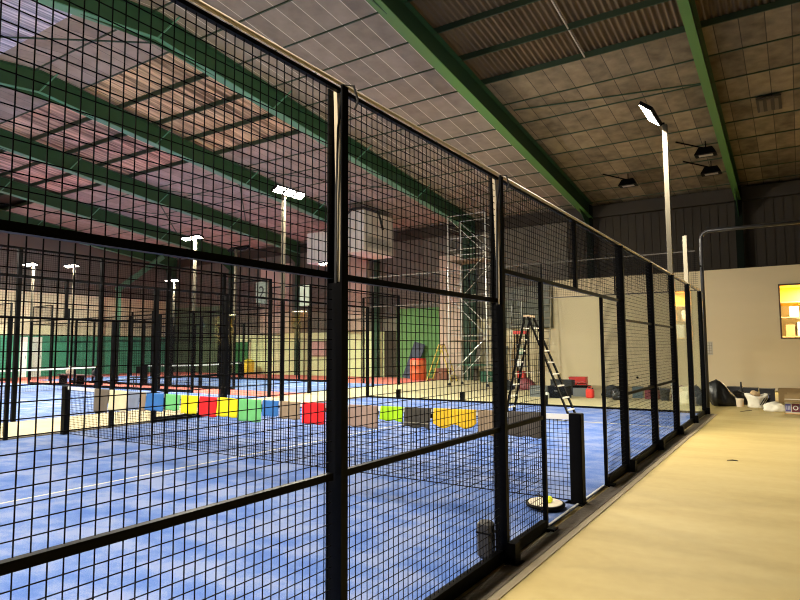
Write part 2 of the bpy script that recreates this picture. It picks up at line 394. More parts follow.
# portal frames: rafters, columns, flanges, pale stays
LBL = ['green steel roof frame sloping down to the far wall at the upper right', 'green steel roof frame running across above the near fence, its flange bright green',
       'green steel roof frame passing behind the tall near fence post', 'third green roof frame from the right, left of the warm lit corrugated strip',
       'green roof frame just beyond the reddish corrugated strip', 'green roof frame low at far left above the floodlights', 'last green roof frame close to the left end wall']
LBL = ['green steel roof frame nearest the right side, beside the tall floodlight pole',
       'green steel roof frame over the middle of the picture with a bright green underside',
       'green steel roof frame whose rafter passes behind the tallest near fence post',
       'green steel roof frame between the yellow and the reddish strips of bare corrugated roofing',
       'green steel roof frame on the left of the reddish strip of bare roofing',
       'green steel roof frame next to last before the left end wall',
       'green steel roof frame standing against the left end wall']
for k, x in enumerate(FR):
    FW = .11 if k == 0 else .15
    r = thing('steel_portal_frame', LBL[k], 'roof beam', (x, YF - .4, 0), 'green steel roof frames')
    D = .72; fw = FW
    for nm, mt, w0, z0, z1 in (('web', GREEN if k >= 2 else FRAME_D, .012, -D + .02, -.02), ('bottom_flange', MINT_AND_LIT if k >= 2 else pbr('flange_lit_green', (.075, .19, .045), .5), fw, -D, -D + .025), ('top_flange', GREEN, fw, -.025, -.003)):  # undersides lighter than the web: light from below put into the green
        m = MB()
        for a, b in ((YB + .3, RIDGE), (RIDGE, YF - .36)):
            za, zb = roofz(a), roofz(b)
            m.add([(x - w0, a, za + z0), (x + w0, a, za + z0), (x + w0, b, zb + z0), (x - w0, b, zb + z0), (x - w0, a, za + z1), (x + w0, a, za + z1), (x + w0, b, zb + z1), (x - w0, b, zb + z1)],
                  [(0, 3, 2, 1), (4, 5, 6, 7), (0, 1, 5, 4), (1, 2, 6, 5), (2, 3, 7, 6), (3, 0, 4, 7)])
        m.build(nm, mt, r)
    # haunch at the apex
    m = MB(); m.add([(x - .012, RIDGE - 2, roofz(RIDGE - 2) - D), (x - .012, RIDGE, roofz(RIDGE) - D - .12), (x - .012, RIDGE + 2, roofz(RIDGE + 2) - D), (x - .012, RIDGE, roofz(RIDGE) - D + .1),
                     (x + .012, RIDGE - 2, roofz(RIDGE - 2) - D), (x + .012, RIDGE, roofz(RIDGE) - D - .12), (x + .012, RIDGE + 2, roofz(RIDGE + 2) - D), (x + .012, RIDGE, roofz(RIDGE) - D + .1)],
                    [(0, 1, 2, 3), (7, 6, 5, 4), (0, 4, 5, 1), (1, 5, 6, 2), (2, 6, 7, 3), (3, 7, 4, 0)]); m.build('haunch', GREEN, r)
    yc = YF - .4; ze = roofz(yc)
    m = MB().box((x - .13, yc - .16, 0), (x + .13, yc - .14, ze - .1)).box((x - .13, yc + .02, 0), (x + .13, yc + .04, ze - .1)).box((x - .01, yc - .14, 0), (x + .01, yc + .02, ze - .1))
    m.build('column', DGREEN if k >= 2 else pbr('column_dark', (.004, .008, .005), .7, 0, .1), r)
    m = MB().add([(x - .012, yc - 1.6, roofz(yc - 1.6) - D), (x - .012, yc - .16, roofz(yc) - D - .65), (x - .012, yc - .16, roofz(yc) - D),
                  (x + .012, yc - 1.6, roofz(yc - 1.6) - D), (x + .012, yc - .16, roofz(yc) - D - .65), (x + .012, yc - .16, roofz(yc) - D)],
                 [(0, 1, 2), (5, 4, 3), (0, 3, 4, 1), (1, 4, 5, 2), (2, 5, 3, 0)]); m.build('knee', GREEN, r)
    if k >= 2:
        for y in (RIDGE, RIDGE + 4.2, RIDGE + 8.6, RIDGE + 13):
            MB().bar((x + .1, y, roofz(y) - D + .02), (x + .62, y + .3, roofz(y + .3) - .08), .035).build('stay', MINT_AND_LIT, r)
# leaning brace at the left end wall
b = thing('wall_brace', 'bright green column with a slanting brace at the left end wall', 'steel brace', (-35.2, 16.85, 0))
MB().bar((-35.2, 16.85, 0), (-35.2, 16.85, 5.7), .28, .2, (0, 1, 0)).build('post', MINT_AND_LIT, b)
MB().bar((-35.2, 16.7, 5.5), (-35.2, 20.1, 8.15), .2, .34).build('diagonal', MINT_AND_LIT, b)

# ------------------------------------------------------------------ ground surfaces
struct(box('floor_court_near', TURF, (-10.06, -10, 0), (-.005, 10, .012)))
struct(box('floor_court_left', TURF, (-33, -1.5, 0), (-13, 8.5, .012)))
struct(box('floor_court_far', TURF, (-33, 10.5, 0), (-13.6, 16.5, .012)))
struct(MB().box((XL, 8.5, 0), (-13.05, 10.5, .010)).box((XL, 16.5, 0), (-13.4, YF, .010)).box((XL, -1.5, 0), (-33, 16.5, .010)).build('floor_red', RED))
def line(a, b):
    global ti
    struct(box('trim_%d' % ti, LINEP, (a[0], a[1], .012), (b[0], b[1], .0145))); ti += 1
line((-5.17, -6.95), (-5.14, 6.95)); line((-9.98, 6.92), (-.1, 6.97)); line((-9.98, -6.97), (-.1, -6.92))
line((-29.98, -1.4), (-29.93, 8.4)); line((-16.07, -1.4), (-16.02, 8.4)); line((-30, 3.48), (-16, 3.53))
line((-30, 13.48), (-16, 13.53)); line((-16.07, 10.6), (-16.02, 16.4))
struct(MB().box((-13.0, -10, 0), (-10.16, 10.0, .006)).box((-13.3, 10.12, 0), (-.2, YF - .1, .006)).build('floor_lit_sandy_path', pbr('lit_sandy_path', (.52, .44, .26), .85, noise=(3, .12))))  # sandy path paler than the screed; stronger light there put into its colour
# kerb between the near court and the walkway
struct(box('trim_%d' % ti, KERB, (.055, -10, 0), (.2, 10.1, .012))); ti += 1
struct(box('trim_%d' % ti, KERB_L, (.2, -10, 0), (.262, 10.1, .008))); ti += 1
struct(box('trim_%d' % ti, pbr('pale_edging', (.6, .6, .56), .6), (-.03, -1.95, .012), (-.008, .95, .02))); ti += 1
struct(box('trim_%d' % ti, KERB, (-10.16, -10, 0), (-10.06, 10.1, .03))); ti += 1
struct(box('trim_%d' % ti, BLACK, (-10.1, 10, 0), (0.05, 10.06, .06))); ti += 1

# ------------------------------------------------------------------ fences
WR = .0018
def panel(parent, ax, c, a0, a1, z0, z1, s=.05, r=WR):
    m = MB(); n = max(1, round((a1 - a0) / s))
    for i in range(1, n):
        a = a0 + (a1 - a0) * i / n
        if ax == 1: m.wire(2, z0, z1, c, a, r)
        else: m.wire(2, z0, z1, a, c, r)
    k = max(1, round((z1 - z0) / s))
    for i in range(1, k):
        z = z0 + (z1 - z0) * i / k
        if ax == 1: m.wire(1, a0, a1, c + r * 1.6, z, r)
        else: m.wire(0, a0, a1, c + r * 1.6, z, r)
    return m.build('mesh_panel', MESHM, parent)
def abox(ax, c, a0, a1, z0, z1, w):
    return ((c - w / 2, a0, z0), (c + w / 2, a1, z1)) if ax == 1 else ((a0, c - w / 2, z0), (a1, c + w / 2, z1))
def rail(parent, ax, c, a0, a1, z, h=.032, w=.032, name='rail', mat=None):
    return MB().box(*abox(ax, c, a0, a1, z - h / 2, z + h / 2, w)).build(name, mat or BLACK, parent)
def post(parent, ax, c, a, z0, z1, w=.08, d=.08):
    return MB().box(*abox(ax, c, a - w / 2, a + w / 2, z0, z1, d)).build('post', BLACK, parent)
def glass(parent, ax, c, a0, a1, z0, z1):
    return MB().box(*abox(ax, c, a0 + .01, a1 - .01, z0, z1, .012)).build('glass_panel', GLASS, parent)

# near side fence (plane x = 0)
H = 2.975; LOW = .994; MID = 1.983; HEAD = 2.23
nf = thing('padel_court_fence', 'long black wire mesh fence running beside the cream walkway', 'fence', (0, 0, 0))
def channel_post(y, z1=H):
    """open C profile: two dark flanges towards the walkway, dark web between them with a modelled lamplight wedge, cable inside"""
    m = MB()
    m.box((-.052, y - .026, 0), (-.044, y + .026, z1)).box((.036, y - .026, 0), (.046, y + .026, z1))
    m.box((-.044, y + .018, 0), (.036, y + .026, z1))
    p = m.build('post', BLACK, nf)
    MB().box((-.044, y - .022, .0), (.036, y - .016, 1.95 if y in (-4, -2) else z1)).build('cover_and_web_shade', BLACK, p)  # on the two wedge posts, stands for the shaded lower web
    MB().box((.04, y - .075, .0), (.15, y + .075, .012)).box((.055, y - .05, .012), (.12, y + .05, .16)).build('base_bracket', BLACK, p)
    if y not in (-4, -2): return p
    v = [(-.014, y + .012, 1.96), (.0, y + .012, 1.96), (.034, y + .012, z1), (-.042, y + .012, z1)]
    MB().add(v + [(q[0], y + .0175, q[2]) for q in v], [(0, 1, 2, 3), (7, 6, 5, 4), (0, 4, 5, 1), (1, 5, 6, 2), (2, 6, 7, 3), (3, 7, 4, 0)]).build('lit_wedge', pbr('lit_wedge_tone', (.36, .30, .2), .6), p)  # lamplight on the upper web, built as a tapered pale strip
    return p
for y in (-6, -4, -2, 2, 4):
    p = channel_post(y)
    if y in (-4, -2):
        MB().tube([(.05, y + .075, H - .10), (.075, y + .07, H - .06), (.07, y + .04, H + .01), (.03, y + .0, H + .012), (.026, y - .008, H - .10), (.004, y - .008, H - .22), (-.008, y - .006, H - .6), (-.012, y - .004, 2.0), (-.012, y - .002, 1.9)], .0065, 6).build('cable', RUBBER, p)
for y in (-10, -8, 6, 8, 10):
    p = MB().box((-.045, y - .05, 0), (.055, y + .05, H)).build('post', BLACK, nf)
    MB().box((.04, y - .075, .0), (.15, y + .075, .012)).box((.055, y - .05, .012), (.12, y + .05, .16)).build('base_bracket', BLACK, p)
MB().box((-.04, 7.93, H), (.04, 8.03, 4.03)).build('post_extension', CREAMP, nf)
for y in (-1.06, 1.0): 
    p = MB().box((-.018, y - .02, 0), (.018, y + .02, HEAD)).build('door_jamb', BLACK, nf)
    MB().box((.02, y - .05, .0), (.09, y + .06, .03)).build('base_bracket', BLACK, p)
MB().box((-.02, -.022, HEAD), (.02, .022, H - .02)).build('post', BLACK, nf)
for a, b in ((-10, 6.0), ):
    rail(nf, 1, 0, a, b, H - .01, .02, .026, 'top_rail')
rail(nf, 1, 0, 6.05, 10, H - .01, .02, .026, 'top_rail')
MB().tube([(.02, -10, H + .016), (.02, 9.95, H + .016)], .012, 8).build('top_tube', RAILTOP, nf)
MB().tube([(-.015, -10, H + .004), (-.015, 9.95, H + .004)], .007, 6).build('top_cable', WHITE, nf)
for a, b in ((-9.95, -8.05), (-7.95, -6.05), (-5.95, -4.05), (-3.95, -2.05), (2.05, 3.95), (4.05, 5.95)):
    rail(nf, 1, 0, a, b, LOW, .034, .034); rail(nf, 1, 0, a, b, MID); rail(nf, 1, 0, a, b, .055, .09, .05, 'bottom_rail')
    panel(nf, 1, 0, a, b, .1, LOW - .02); panel(nf, 1, 0, a, b, LOW + .02, MID - .02); panel(nf, 1, 0, a, b, MID + .015, H - .02)
rail(nf, 1, 0, -1.95, 1.95, HEAD, .034, .034)
panel(nf, 1, 0, -1.95, -.022, HEAD + .015, H - .02); panel(nf, 1, 0, .022, 1.95, HEAD + .015, H - .02)
rail(nf, 1, 0, -1.95, -1.11, LOW, .034, .034); rail(nf, 1, 0, -1.95, -1.11, .055, .09, .05, 'bottom_rail')
panel(nf, 1, 0, -1.95, -1.11, .1, LOW - .02); panel(nf, 1, 0, -1.95, -1.11, LOW + .02, HEAD - .02)
rail(nf, 1, 0, 1.03, 1.95, .055, .09, .05, 'bottom_rail'); panel(nf, 1, 0, 1.03, 1.95, .1, HEAD - .02)
for a, b in ((6.05, 7.95), (8.05, 9.95), (-9.95, -8.05)):
    if a > 0: glass(nf, 1, 0, a, b, .1, H - .06); rail(nf, 1, 0, a, b, .055, .09, .05, 'bottom_rail')

# far side fence of the near court (plane x = -10)
ff = thing('padel_court_fence', 'black mesh fence along the far side of the near court, behind the net post', 'fence', (-10.03, 0, 0))
X = -10.03
for y in (-4, -2, 2, 4, 6, 8, 10): post(ff, 1, X, y, 0, 3, .09)
for y in (-1, 1): post(ff, 1, X, y, 0, 2.23, .06, .06)
post(ff, 1, X, 0, 2.23, 3, .05, .05)
rail(ff, 1, X, -4, 10, 2.985, .05, .05, 'top_rail'); rail(ff, 1, X, -2, 2, 2.23)
for a, b in ((-4, -2), (2, 4), (4, 6)):
    rail(ff, 1, X, a, b, .08, .1, .05, 'bottom_rail'); rail(ff, 1, X, a, b, 1.0); rail(ff, 1, X, a, b, 2.0)
    panel(ff, 1, X, a, b, .1, 1, .05, .0019); panel(ff, 1, X, a, b, 1, 2, .05, .0019); panel(ff, 1, X, a, b, 2, 2.96, .05, .0019)
panel(ff, 1, X, -2, 0, 2.23, 2.96, .05, .0019); panel(ff, 1, X, 0, 2, 2.23, 2.96, .05, .0019)
panel(ff, 1, X, -2, -1, .1, 2.23, .05, .0019); panel(ff, 1, X, 1, 2, .1, 2.23, .05, .0019)
for a, b in ((6, 8), (8, 10)): glass(ff, 1, X, a + .05, b - .05, .1, 2.95)
# end wall of the near court (plane y = 10)
ew = thing('padel_court_end_wall', 'clear glass end wall of the near court with a strip of mesh on top', 'glass wall', (-5, 10.03, 0))
for i in range(5):
    glass(ew, 0, 10.03, -10 + 2 * i, -8 + 2 * i, .06, 2.98); panel(ew, 0, 10.03, -9.98 + 2 * i, -8.02 + 2 * i, 3.02, 3.96, .05, .0022)
rail(ew, 0, 10.03, -9.95, -.06, 3.0, .028, .028, 'rail', RAILD); rail(ew, 0, 10.03, -9.95, -.06, 3.98, .028, .028, 'top_rail', RAILD)
for i in range(1, 5): post(ew, 0, 10.03, -10 + 2 * i, 2.98, 3.98, .03, .03)
for x in (-8.9, -6.6, -4.0): MB().box((x - .05, 10.08, 0), (x + .05, 10.2, .3)).build('base_stub', BLACK, ew)
# the bent black tube at the court corner
tf = thing('tube_frame', 'bent black tube rising at the court corner and running right above the partition', 'tube frame', (.04, 10.35, 0))
pts = [(.04, 10.35, 0), (.04, 10.35, 4.3)] + [(.04 + .2 * (1 - math.cos(t)), 10.35, 4.3 + .2 * math.sin(t)) for t in (PI / 8, PI / 4, 3 * PI / 8, PI / 2)] + [(8.9, 10.35, 4.5)]
MB().tube(pts, .045, 10).build('tube', pbr('satin_black', (.02, .02, .022), .35, 0, .6), tf, True)
MB().tube([(.04, 10.35, 3.6), (.04, 10.08, 3.6)], .02).build('bracket', BLACK, tf)

# courts on the left
def other_court(lab, ya, yb):
    n = int((yb - ya) / 2)
    for X, l in ((-13.03, 'near glass end wall of the ' + lab + ' blue court with mesh on top'), (-33.05, 'far glass end wall of the ' + lab + ' blue court')):
        e = thing('padel_court_end_wall', l, 'glass wall', (X, (ya + yb) / 2, 0), 'end walls of the courts on the left')
        for i in range(n + 1): post(e, 1, X, ya + 2 * i, 0, 4, .09)
        for i in range(n):
            glass(e, 1, X, ya + 2 * i + .05, ya + 2 * i + 1.95, .08, 2.96); panel(e, 1, X, ya + 2 * i, ya + 2 * i + 2, 3.02, 3.96, .05, .002)
        rail(e, 1, X, ya, yb, 3.0); rail(e, 1, X, ya, yb, 3.98, .05, .05, 'top_rail')
    for Y, l in ((ya, 'near mesh side fence of the ' + lab + ' blue court'), (yb, 'far mesh side fence of the ' + lab + ' blue court')):
        if Y < 0: continue
        e = thing('padel_court_fence', l, 'fence', (-23, Y, 0), 'side fences of the courts on the left')
        for i in range(11):
            if i in (0, 10): continue
            post(e, 0, Y, -33 + 2 * i, 0, 4 if i in (1, 9) else 3, .08)
        for i in range(10):
            a = -33 + 2 * i; top = 3.96 if i in (0, 9) else 2.96
            if i in (0, 1, 8, 9):
                glass(e, 0, Y, a + .05, a + 1.95, .1, 2.0 if i in (1, 8) else 2.96); panel(e, 0, Y, a, a + 2, 2.02 if i in (1, 8) else 3, top, .05, .002)
            else: panel(e, 0, Y, a, a + 2, .1, top, .05, .002)
        rail(e, 0, Y, -33, -13, 3.0, .05, .05, 'top_rail'); rail(e, 0, Y, -29, -17, .06, .1, .05, 'bottom_rail'); rail(e, 0, Y, -29, -17, 2.0)
        for a, b in ((-33, -31), (-15, -13)): rail(e, 0, Y, a, b, 3.98, .05, .05, 'top_rail')
other_court('second', -1.5, 8.5)
other_court('third', 10.5, 16.5)

# ------------------------------------------------------------------ nets
def net(label, ax, c, a0, a1, h0=.92, h1=.87, cell=.045, group=None, post_w=.13, r=.0022):
    cen = (c, (a0 + a1) / 2, 0) if ax == 1 else ((a0 + a1) / 2, c, 0)
    t = thing('padel_net', label, 'net', cen, group)
    def P(a, z, o=0): return (c + o, a, z) if ax == 1 else (a, c + o, z)
    top = lambda a: h0 - (h0 - h1) * (1 - ((2 * a - a0 - a1) / (a1 - a0)) ** 2)
    for a, s in ((a0, 1), (a1, -1)):
        q = MB().bbox(*[P(a - .0 * s, 0, -.055), P(a + post_w * s, h0 + .01, .055)], r=.006).build('post', BLACK, t)
        MB().box(P(a - .0 * s, 0, -.09), P(a + (post_w + .06) * s, .012, .09)).build('base_plate', BLACK, q)
    b0, b1 = a0 + post_w, a1 - post_w
    m = MB(); n = int((b1 - b0) / cell)
    for i in range(n + 1):
        a = b0 + (b1 - b0) * i / n
        m.wire(2, .03, top(a) - .02, *((c, a) if ax == 1 else (a, c)), r)
    nz = int(.88 / cell); seg = 16
    for j in range(nz + 1):
        for i in range(seg):
            aa, ab = b0 + (b1 - b0) * i / seg, b0 + (b1 - b0) * (i + 1) / seg
            f = j / nz; za, zb = .03 + (top(aa) - .05) * f, .03 + (top(ab) - .05) * f
            v = []
            for a, z in ((aa, za), (ab, zb)):
                for o, e in ((-r, -r), (r, -r), (r, r), (-r, r)): v.append(P(a, z + e, o))
            m.add(v, [(i_, (i_ + 1) % 4, 4 + (i_ + 1) % 4, 4 + i_) for i_ in range(4)])
    m.build('net_mesh', MESHM, t)
    m = MB()
    for i in range(seg):
        aa, ab = b0 + (b1 - b0) * i / seg, b0 + (b1 - b0) * (i + 1) / seg
        v = []
        for a in (aa, ab):
            for o, e in ((-.008, -.055), (.008, -.055), (.008, 0), (-.008, 0)): v.append(P(a, top(a) + e, o))
        m.add(v, [(3, 2, 1, 0), (4, 5, 6, 7)] + [(i_, (i_ + 1) % 4, 4 + (i_ + 1) % 4, 4 + i_) for i_ in range(4)])
    m.build('top_tape', WHITE, t)
    m = MB().tube([P(b0, .03), P(b1, .03)], .006, 6); m.build('bottom_cord', BLACK, t)
    return t
net('black padel net across the near blue court, coloured cloths hung over it', 0, 0, -9.98, .035)
net('padel net of the second blue court with a plain white tape', 1, -23, -1.5 + .1, 8.4, cell=.06, group='nets of the courts on the left', r=.002)
net('padel net of the third, narrower blue court at the back', 1, -23, 10.6, 16.4, cell=.06, group='nets of the courts on the left', r=.002)

# cloths over the net
def cloth_mat(n, c): return pbr('cloth_' + n, c, .9, 0, .2, noise=(14, .12))
TAU = cloth_mat('taupe', (.14, .115, .085)); CRE = cloth_mat('cream', (.72, .64, .40)); GBL = cloth_mat('greyblue', (.20, .23, .30))
BLU = cloth_mat('blue', (.04, .16, .44)); LGR = cloth_mat('green', (.16, .52, .18)); YLW = cloth_mat('yellow', (.88, .72, .02))
REDC = cloth_mat('red', (.72, .02, .025)); BRN = cloth_mat('brown', (.30, .22, .14)); PBR = cloth_mat('pinkbrown', (.33, .23, .18))
LIM = cloth_mat('lime', (.38, .72, .02)); CHA = cloth_mat('charcoal', (.06, .055, .045)); ORY = cloth_mat('orange', (.82, .50, .03)); DGY = cloth_mat('darkgrey', (.09, .08, .07))
CL = [(-8.93, -8.46, .49, TAU, 'dark taupe cloth over the net, first from the far net post'),
      (-8.44, -7.92, .54, CRE, 'cream cloth over the net between the dark taupe and grey-blue ones'),
      (-7.90, -7.55, .60, GBL, 'narrow grey-blue cloth over the net beside the cream one'),
      (-7.53, -7.38, .58, BRN, 'very narrow brown cloth over the net left of the far blue one'),
      (-7.36, -6.90, .60, BLU, 'blue cloth over the net left of a light green one'),
      (-6.86, -6.46, .63, LGR, 'small light green cloth over the net between blue and yellow cloths'),
      (-6.44, -6.02, .60, YLW, 'yellow cloth over the net between light green and red'),
      (-5.99, -5.59, .58, REDC, 'red cloth over the net between two yellow cloths'),
      (-5.57, -5.13, .60, YLW, 'yellow cloth over the net just right of the far red one'),
      (-5.10, -4.63, .56, LGR, 'larger light green cloth over the net hanging lower than its neighbours'),
      (-4.60, -4.28, .66, BLU, 'dull blue cloth over the net beside a brown one'),
      (-4.25, -3.88, .64, BRN, 'brown cloth over the net just left of the larger red cloth'),
      (-3.83, -3.42, .60, REDC, 'red cloth over the net close left of the tall fence post'),
      (-3.03, -2.57, .61, PBR, 'pinkish brown cloth over the net just right of the tall fence post'),
      (-2.52, -2.18, .72, LIM, 'short lime green cloth over the net'),
      (-2.16, -1.78, .66, CHA, 'charcoal cloth over the net with a pale line near its hem'),
      (-1.74, -1.18, .70, ORY, 'wide orange-yellow cloth over the net with a ragged lower edge'),
      (-1.15, -.83, .63, BRN, 'brown cloth over the net beside the orange-yellow one'),
      (-.79, -.41, .65, DGY, 'dark grey cloth over the net nearest the walkway')]
for ci, (x0, x1, zb, mt, lab) in enumerate(CL):
    nx, nz = 14, 10; m = MB(); vs = []
    rnd = random.Random(ci); ph = rnd.random() * 6; cx = (x0 + x1) / 2
    def topz(x): return .92 - .05 * (1 - ((2 * x + 10.04) / 9.96) ** 2)
    back = zb + .12 + .08 * rnd.random()
    cols = nz * 2 + 5
    for i in range(nx + 1):
        u = i / nx; x = x0 + (x1 - x0) * u; tz = topz(x) + .006
        rag = (.03 * math.sin(u * 11 + ph) * (1 if mt is ORY else .3)) + (.09 * max(0, u - .6) if mt is ORY else 0)
        for j in range(cols):
            if j <= nz:      # front (towards the camera, -y)
                f = j / nz; z = zb + rag * (1 - f) + (tz - .01 - zb) * f; y = -.016 - .016 * (1 - f) * math.sin(u * 9 + ph) - .02 * (1 - f)
            elif j < nz + 5:
                t = (j - nz) / 5 * PI; z = tz - .01 + .012 * math.sin(t); y = -.015 * math.cos(t)
            else:
                f = (j - nz - 5 + 1) / nz; z = tz - .01 - (tz - back) * f; y = .016 + .014 * f * math.sin(u * 8 + ph * 2) + .015 * f
            vs.append((x + .012 * (1 - (z - zb)) * math.sin(z * 9 + ph) * .6, y, z))
    m.add(vs, [(i * cols + j, i * cols + j + 1, (i + 1) * cols + j + 1, (i + 1) * cols + j) for i in range(nx) for j in range(cols - 1)])
    o = m.build('hanging_cloth', mt, None, True); single(o, lab, 'cloth', (cx, 0, .9), 'coloured cloths hung over the near net')
    md = o.modifiers.new('thick', 'SOLIDIFY'); md.thickness = .004; md.offset = 0
    if mt is CHA:
        MB().box((x0 + .02, -.047, zb + .05), (x1 - .02, -.045, zb + .062)).build('hem_stripe', CREAMP, o)

# ------------------------------------------------------------------ floodlights
LAMPC = (1.0, .90, .74)
PW = 700; P2 = 1100
def flood(x, y, zt, zb, label, toward, off=0, lit=True, power=900, bar=1.2, col=LAMPC, tilt=.8):
    """pole with a bar of three LED heads; toward = horizontal unit vector the heads tilt to"""
    t = thing('floodlight_pole', label, 'floodlight', (x, y, zb), 'floodlight poles')
    MB().bbox((x - .045, y - .045, zb), (x + .045, y + .045, zt - .02), r=.006).build('pole', POLEM, t)
    along = Vector((0, 1, 0)) if abs(toward[0]) > .5 else Vector((1, 0, 0))
    tw = Vector((toward[0], toward[1], 0)); c = Vector((x, y, zt)) + along * off + tw * .16
    MB().bar(Vector((x, y, zt)) - along * .0, Vector((x, y, zt)) + tw * .1, .06, .05).bar(Vector((x, y, zt)) + tw * .1 + along * (off - bar / 2), Vector((x, y, zt)) + tw * .1 + along * (off + bar / 2), .05, .05).build('cross_arm', BLACK, t)
    down = Vector((0, 0, -1)); n = (down + tw * tilt).normalized(); side = along.cross(n).normalized()
    for k in (-1, 0, 1):
        cc = c + along * (bar / 3 * k); q = []
        hw, hh = bar / 3 * .44, .13
        def corner(i, j, l): return cc + along * hw * i + side * hh * j + n * l
        vs = [corner(i, j, l) for l in (-.07, .0) for i, j in ((-1, -1), (1, -1), (1, 1), (-1, 1))]
        hd = MB().add(vs, [(3, 2, 1, 0), (4, 5, 6, 7)] + [(i, (i + 1) % 4, 4 + (i + 1) % 4, 4 + i) for i in range(4)]).build('lamp_head', BLACK, t)
        vs = [corner(i * .92, j * .88, l) for l in (.001, .006) for i, j in ((-1, -1), (1, -1), (1, 1), (-1, 1))]
        MB().add(vs, [(3, 2, 1, 0), (4, 5, 6, 7)] + [(i, (i + 1) % 4, 4 + (i + 1) % 4, 4 + i) for i in range(4)]).build('lens', emit('led_lens', LAMPC, 26.) if lit else pbr('unlit_lens', (.5, .5, .48), .3), hd)
    if lit:
        L = bpy.data.lights.new('flood', 'AREA'); L.shape = 'RECTANGLE'; L.size = bar; L.size_y = .26; L.energy = power; L.color = col
        lo = bpy.data.objects.new('floodlight_beam', L); COL.objects.link(lo); lo.location = c + n * .02 - Vector(t.location); lo.parent = t
        lo.rotation_euler = n.to_track_quat('-Z', 'X' if False else 'Y').to_euler()
    return t
flood(-.0, 6.0, 5.92, H + .02, 'tall pale floodlight pole on the near fence, its lamps lit', (-1, 0), -.62, power=PW, bar=.95)
flood(-10.03, 6.0, 6.02, 3.02, 'lit floodlight pole on the far side of the near court, the largest on the left', (.87, .5), 0, power=1050)
flood(0, -6.0, 6.0, H + .02, 'floodlight pole on the near fence behind the viewer', (-1, 0), 0, power=PW)
flood(-10.03, -5.6, 6.0, 0, 'floodlight pole on the near court beyond the left edge of view', (1, 0), 0, power=PW)

flood(-17, 8.5, 5.8, 3.02, 'brightest small floodlight, on the second court side fence left of the unlit one', (0, -1), 0, power=P2, bar=1.1, col=(1, .91, .78), tilt=.3)
flood(-17, 10.5, 5.7, 3.02, 'unlit floodlight pole with dark heads at the third court', (0, 1), 0, lit=False, bar=1.1)
flood(-29, 8.5, 5.75, 3.02, 'leftmost of the lit floodlights, on the second court', (0, -1), 0, power=P2, bar=1.1, col=(1, .91, .78), tilt=.3)
flood(-29, 10.5, 5.9, 3.02, 'second lit floodlight from the left, on the third court', (0, -1), 0, power=P2, bar=1.1, col=(1, .91, .78), tilt=.3)
flood(-17, 16.5, 5.75, 3.02, 'lit floodlight half hidden behind the tall near fence post', (0, -1), 0, power=P2, bar=1.1, col=(1, .91, .78), tilt=.3)
flood(-29, 16.5, 5.7, 3.02, 'small lit floodlight below and left of the brightest small one', (0, -1), 0, power=P2, bar=1.1, col=(1, .91, .78), tilt=.3)
flood(-17, -1.5, 5.8, 0, 'floodlight pole on the second court beyond the left edge of view', (0, 1), 0, power=P2, bar=1.1, col=(1, .91, .78), tilt=.3)
# daylight-free hall: ceiling spots of the work area and the lit room
def area(name, loc, size, e, col, rot=(0, 0, 0), parent=None):
    L = bpy.data.lights.new(name, 'AREA'); L.size = size; L.energy = e; L.color = col
    o = bpy.data.objects.new(name, L); COL.objects.link(o); o.location = loc; o.rotation_euler = rot; return o
area('room_ceiling_lamp', (2.9, 20.9, 3.86), .9, 520, (1, .82, .5))

# ------------------------------------------------------------------ hanging units, signs
def ahu(label, x0, x1, y0, y1, z0, z1):
    t = thing('air_handling_unit', label, 'ventilation unit', ((x0 + x1) / 2, (y0 + y1) / 2, z0), 'white units hung under the roof')
    MB().bbox((x0, y0, z0), (x1, y1, z1), r=.03).build('casing', pbr('unit_white', (.74, .70, .62), .6), t)
    m = MB(); n = 3
    for i in range(1, n): m.box((x0 + (x1 - x0) * i / n - .012, y0 - .006, z0 + .05), (x0 + (x1 - x0) * i / n + .012, y0, z1 - .05))
    m.build('panel_joint', pbr('joint_grey', (.35, .33, .3), .6), t)
    m = MB()
    for k in range(8): m.box((x1, y0 + .3, z0 + .25 + k * .07), (x1 + .02, y1 - .3, z0 + .29 + k * .07))
    m.build('grille', ALU, t)
    for x in (x0 + .12, x1 - .12):
        for y in (y0 + .12, y1 - .12): MB().tube([(x, y, z1 - .02), (x, y, roofz(y) + .02)], .015, 6).build('hanger_rod', GALV, t)
    return t
a = ahu('larger white box unit hung under the roof right of the tall fence post', -16.55, -15.35, 17, 19.6, 6.3, 8.35)
MB().tube([(-16.5, 16.95, 8.1), (-16.0, 16.9, 8.42), (-15.3, 16.9, 8.42), (-14.6, 17.2, 8.1), (-14.5, 17.4, 7.3)], .06, 8).build('hose', RUBBER, a)
ahu('smaller white box unit hung lower, left of the tall fence post', -19.0, -17.45, 17, 18.6, 5.98, 7.55)
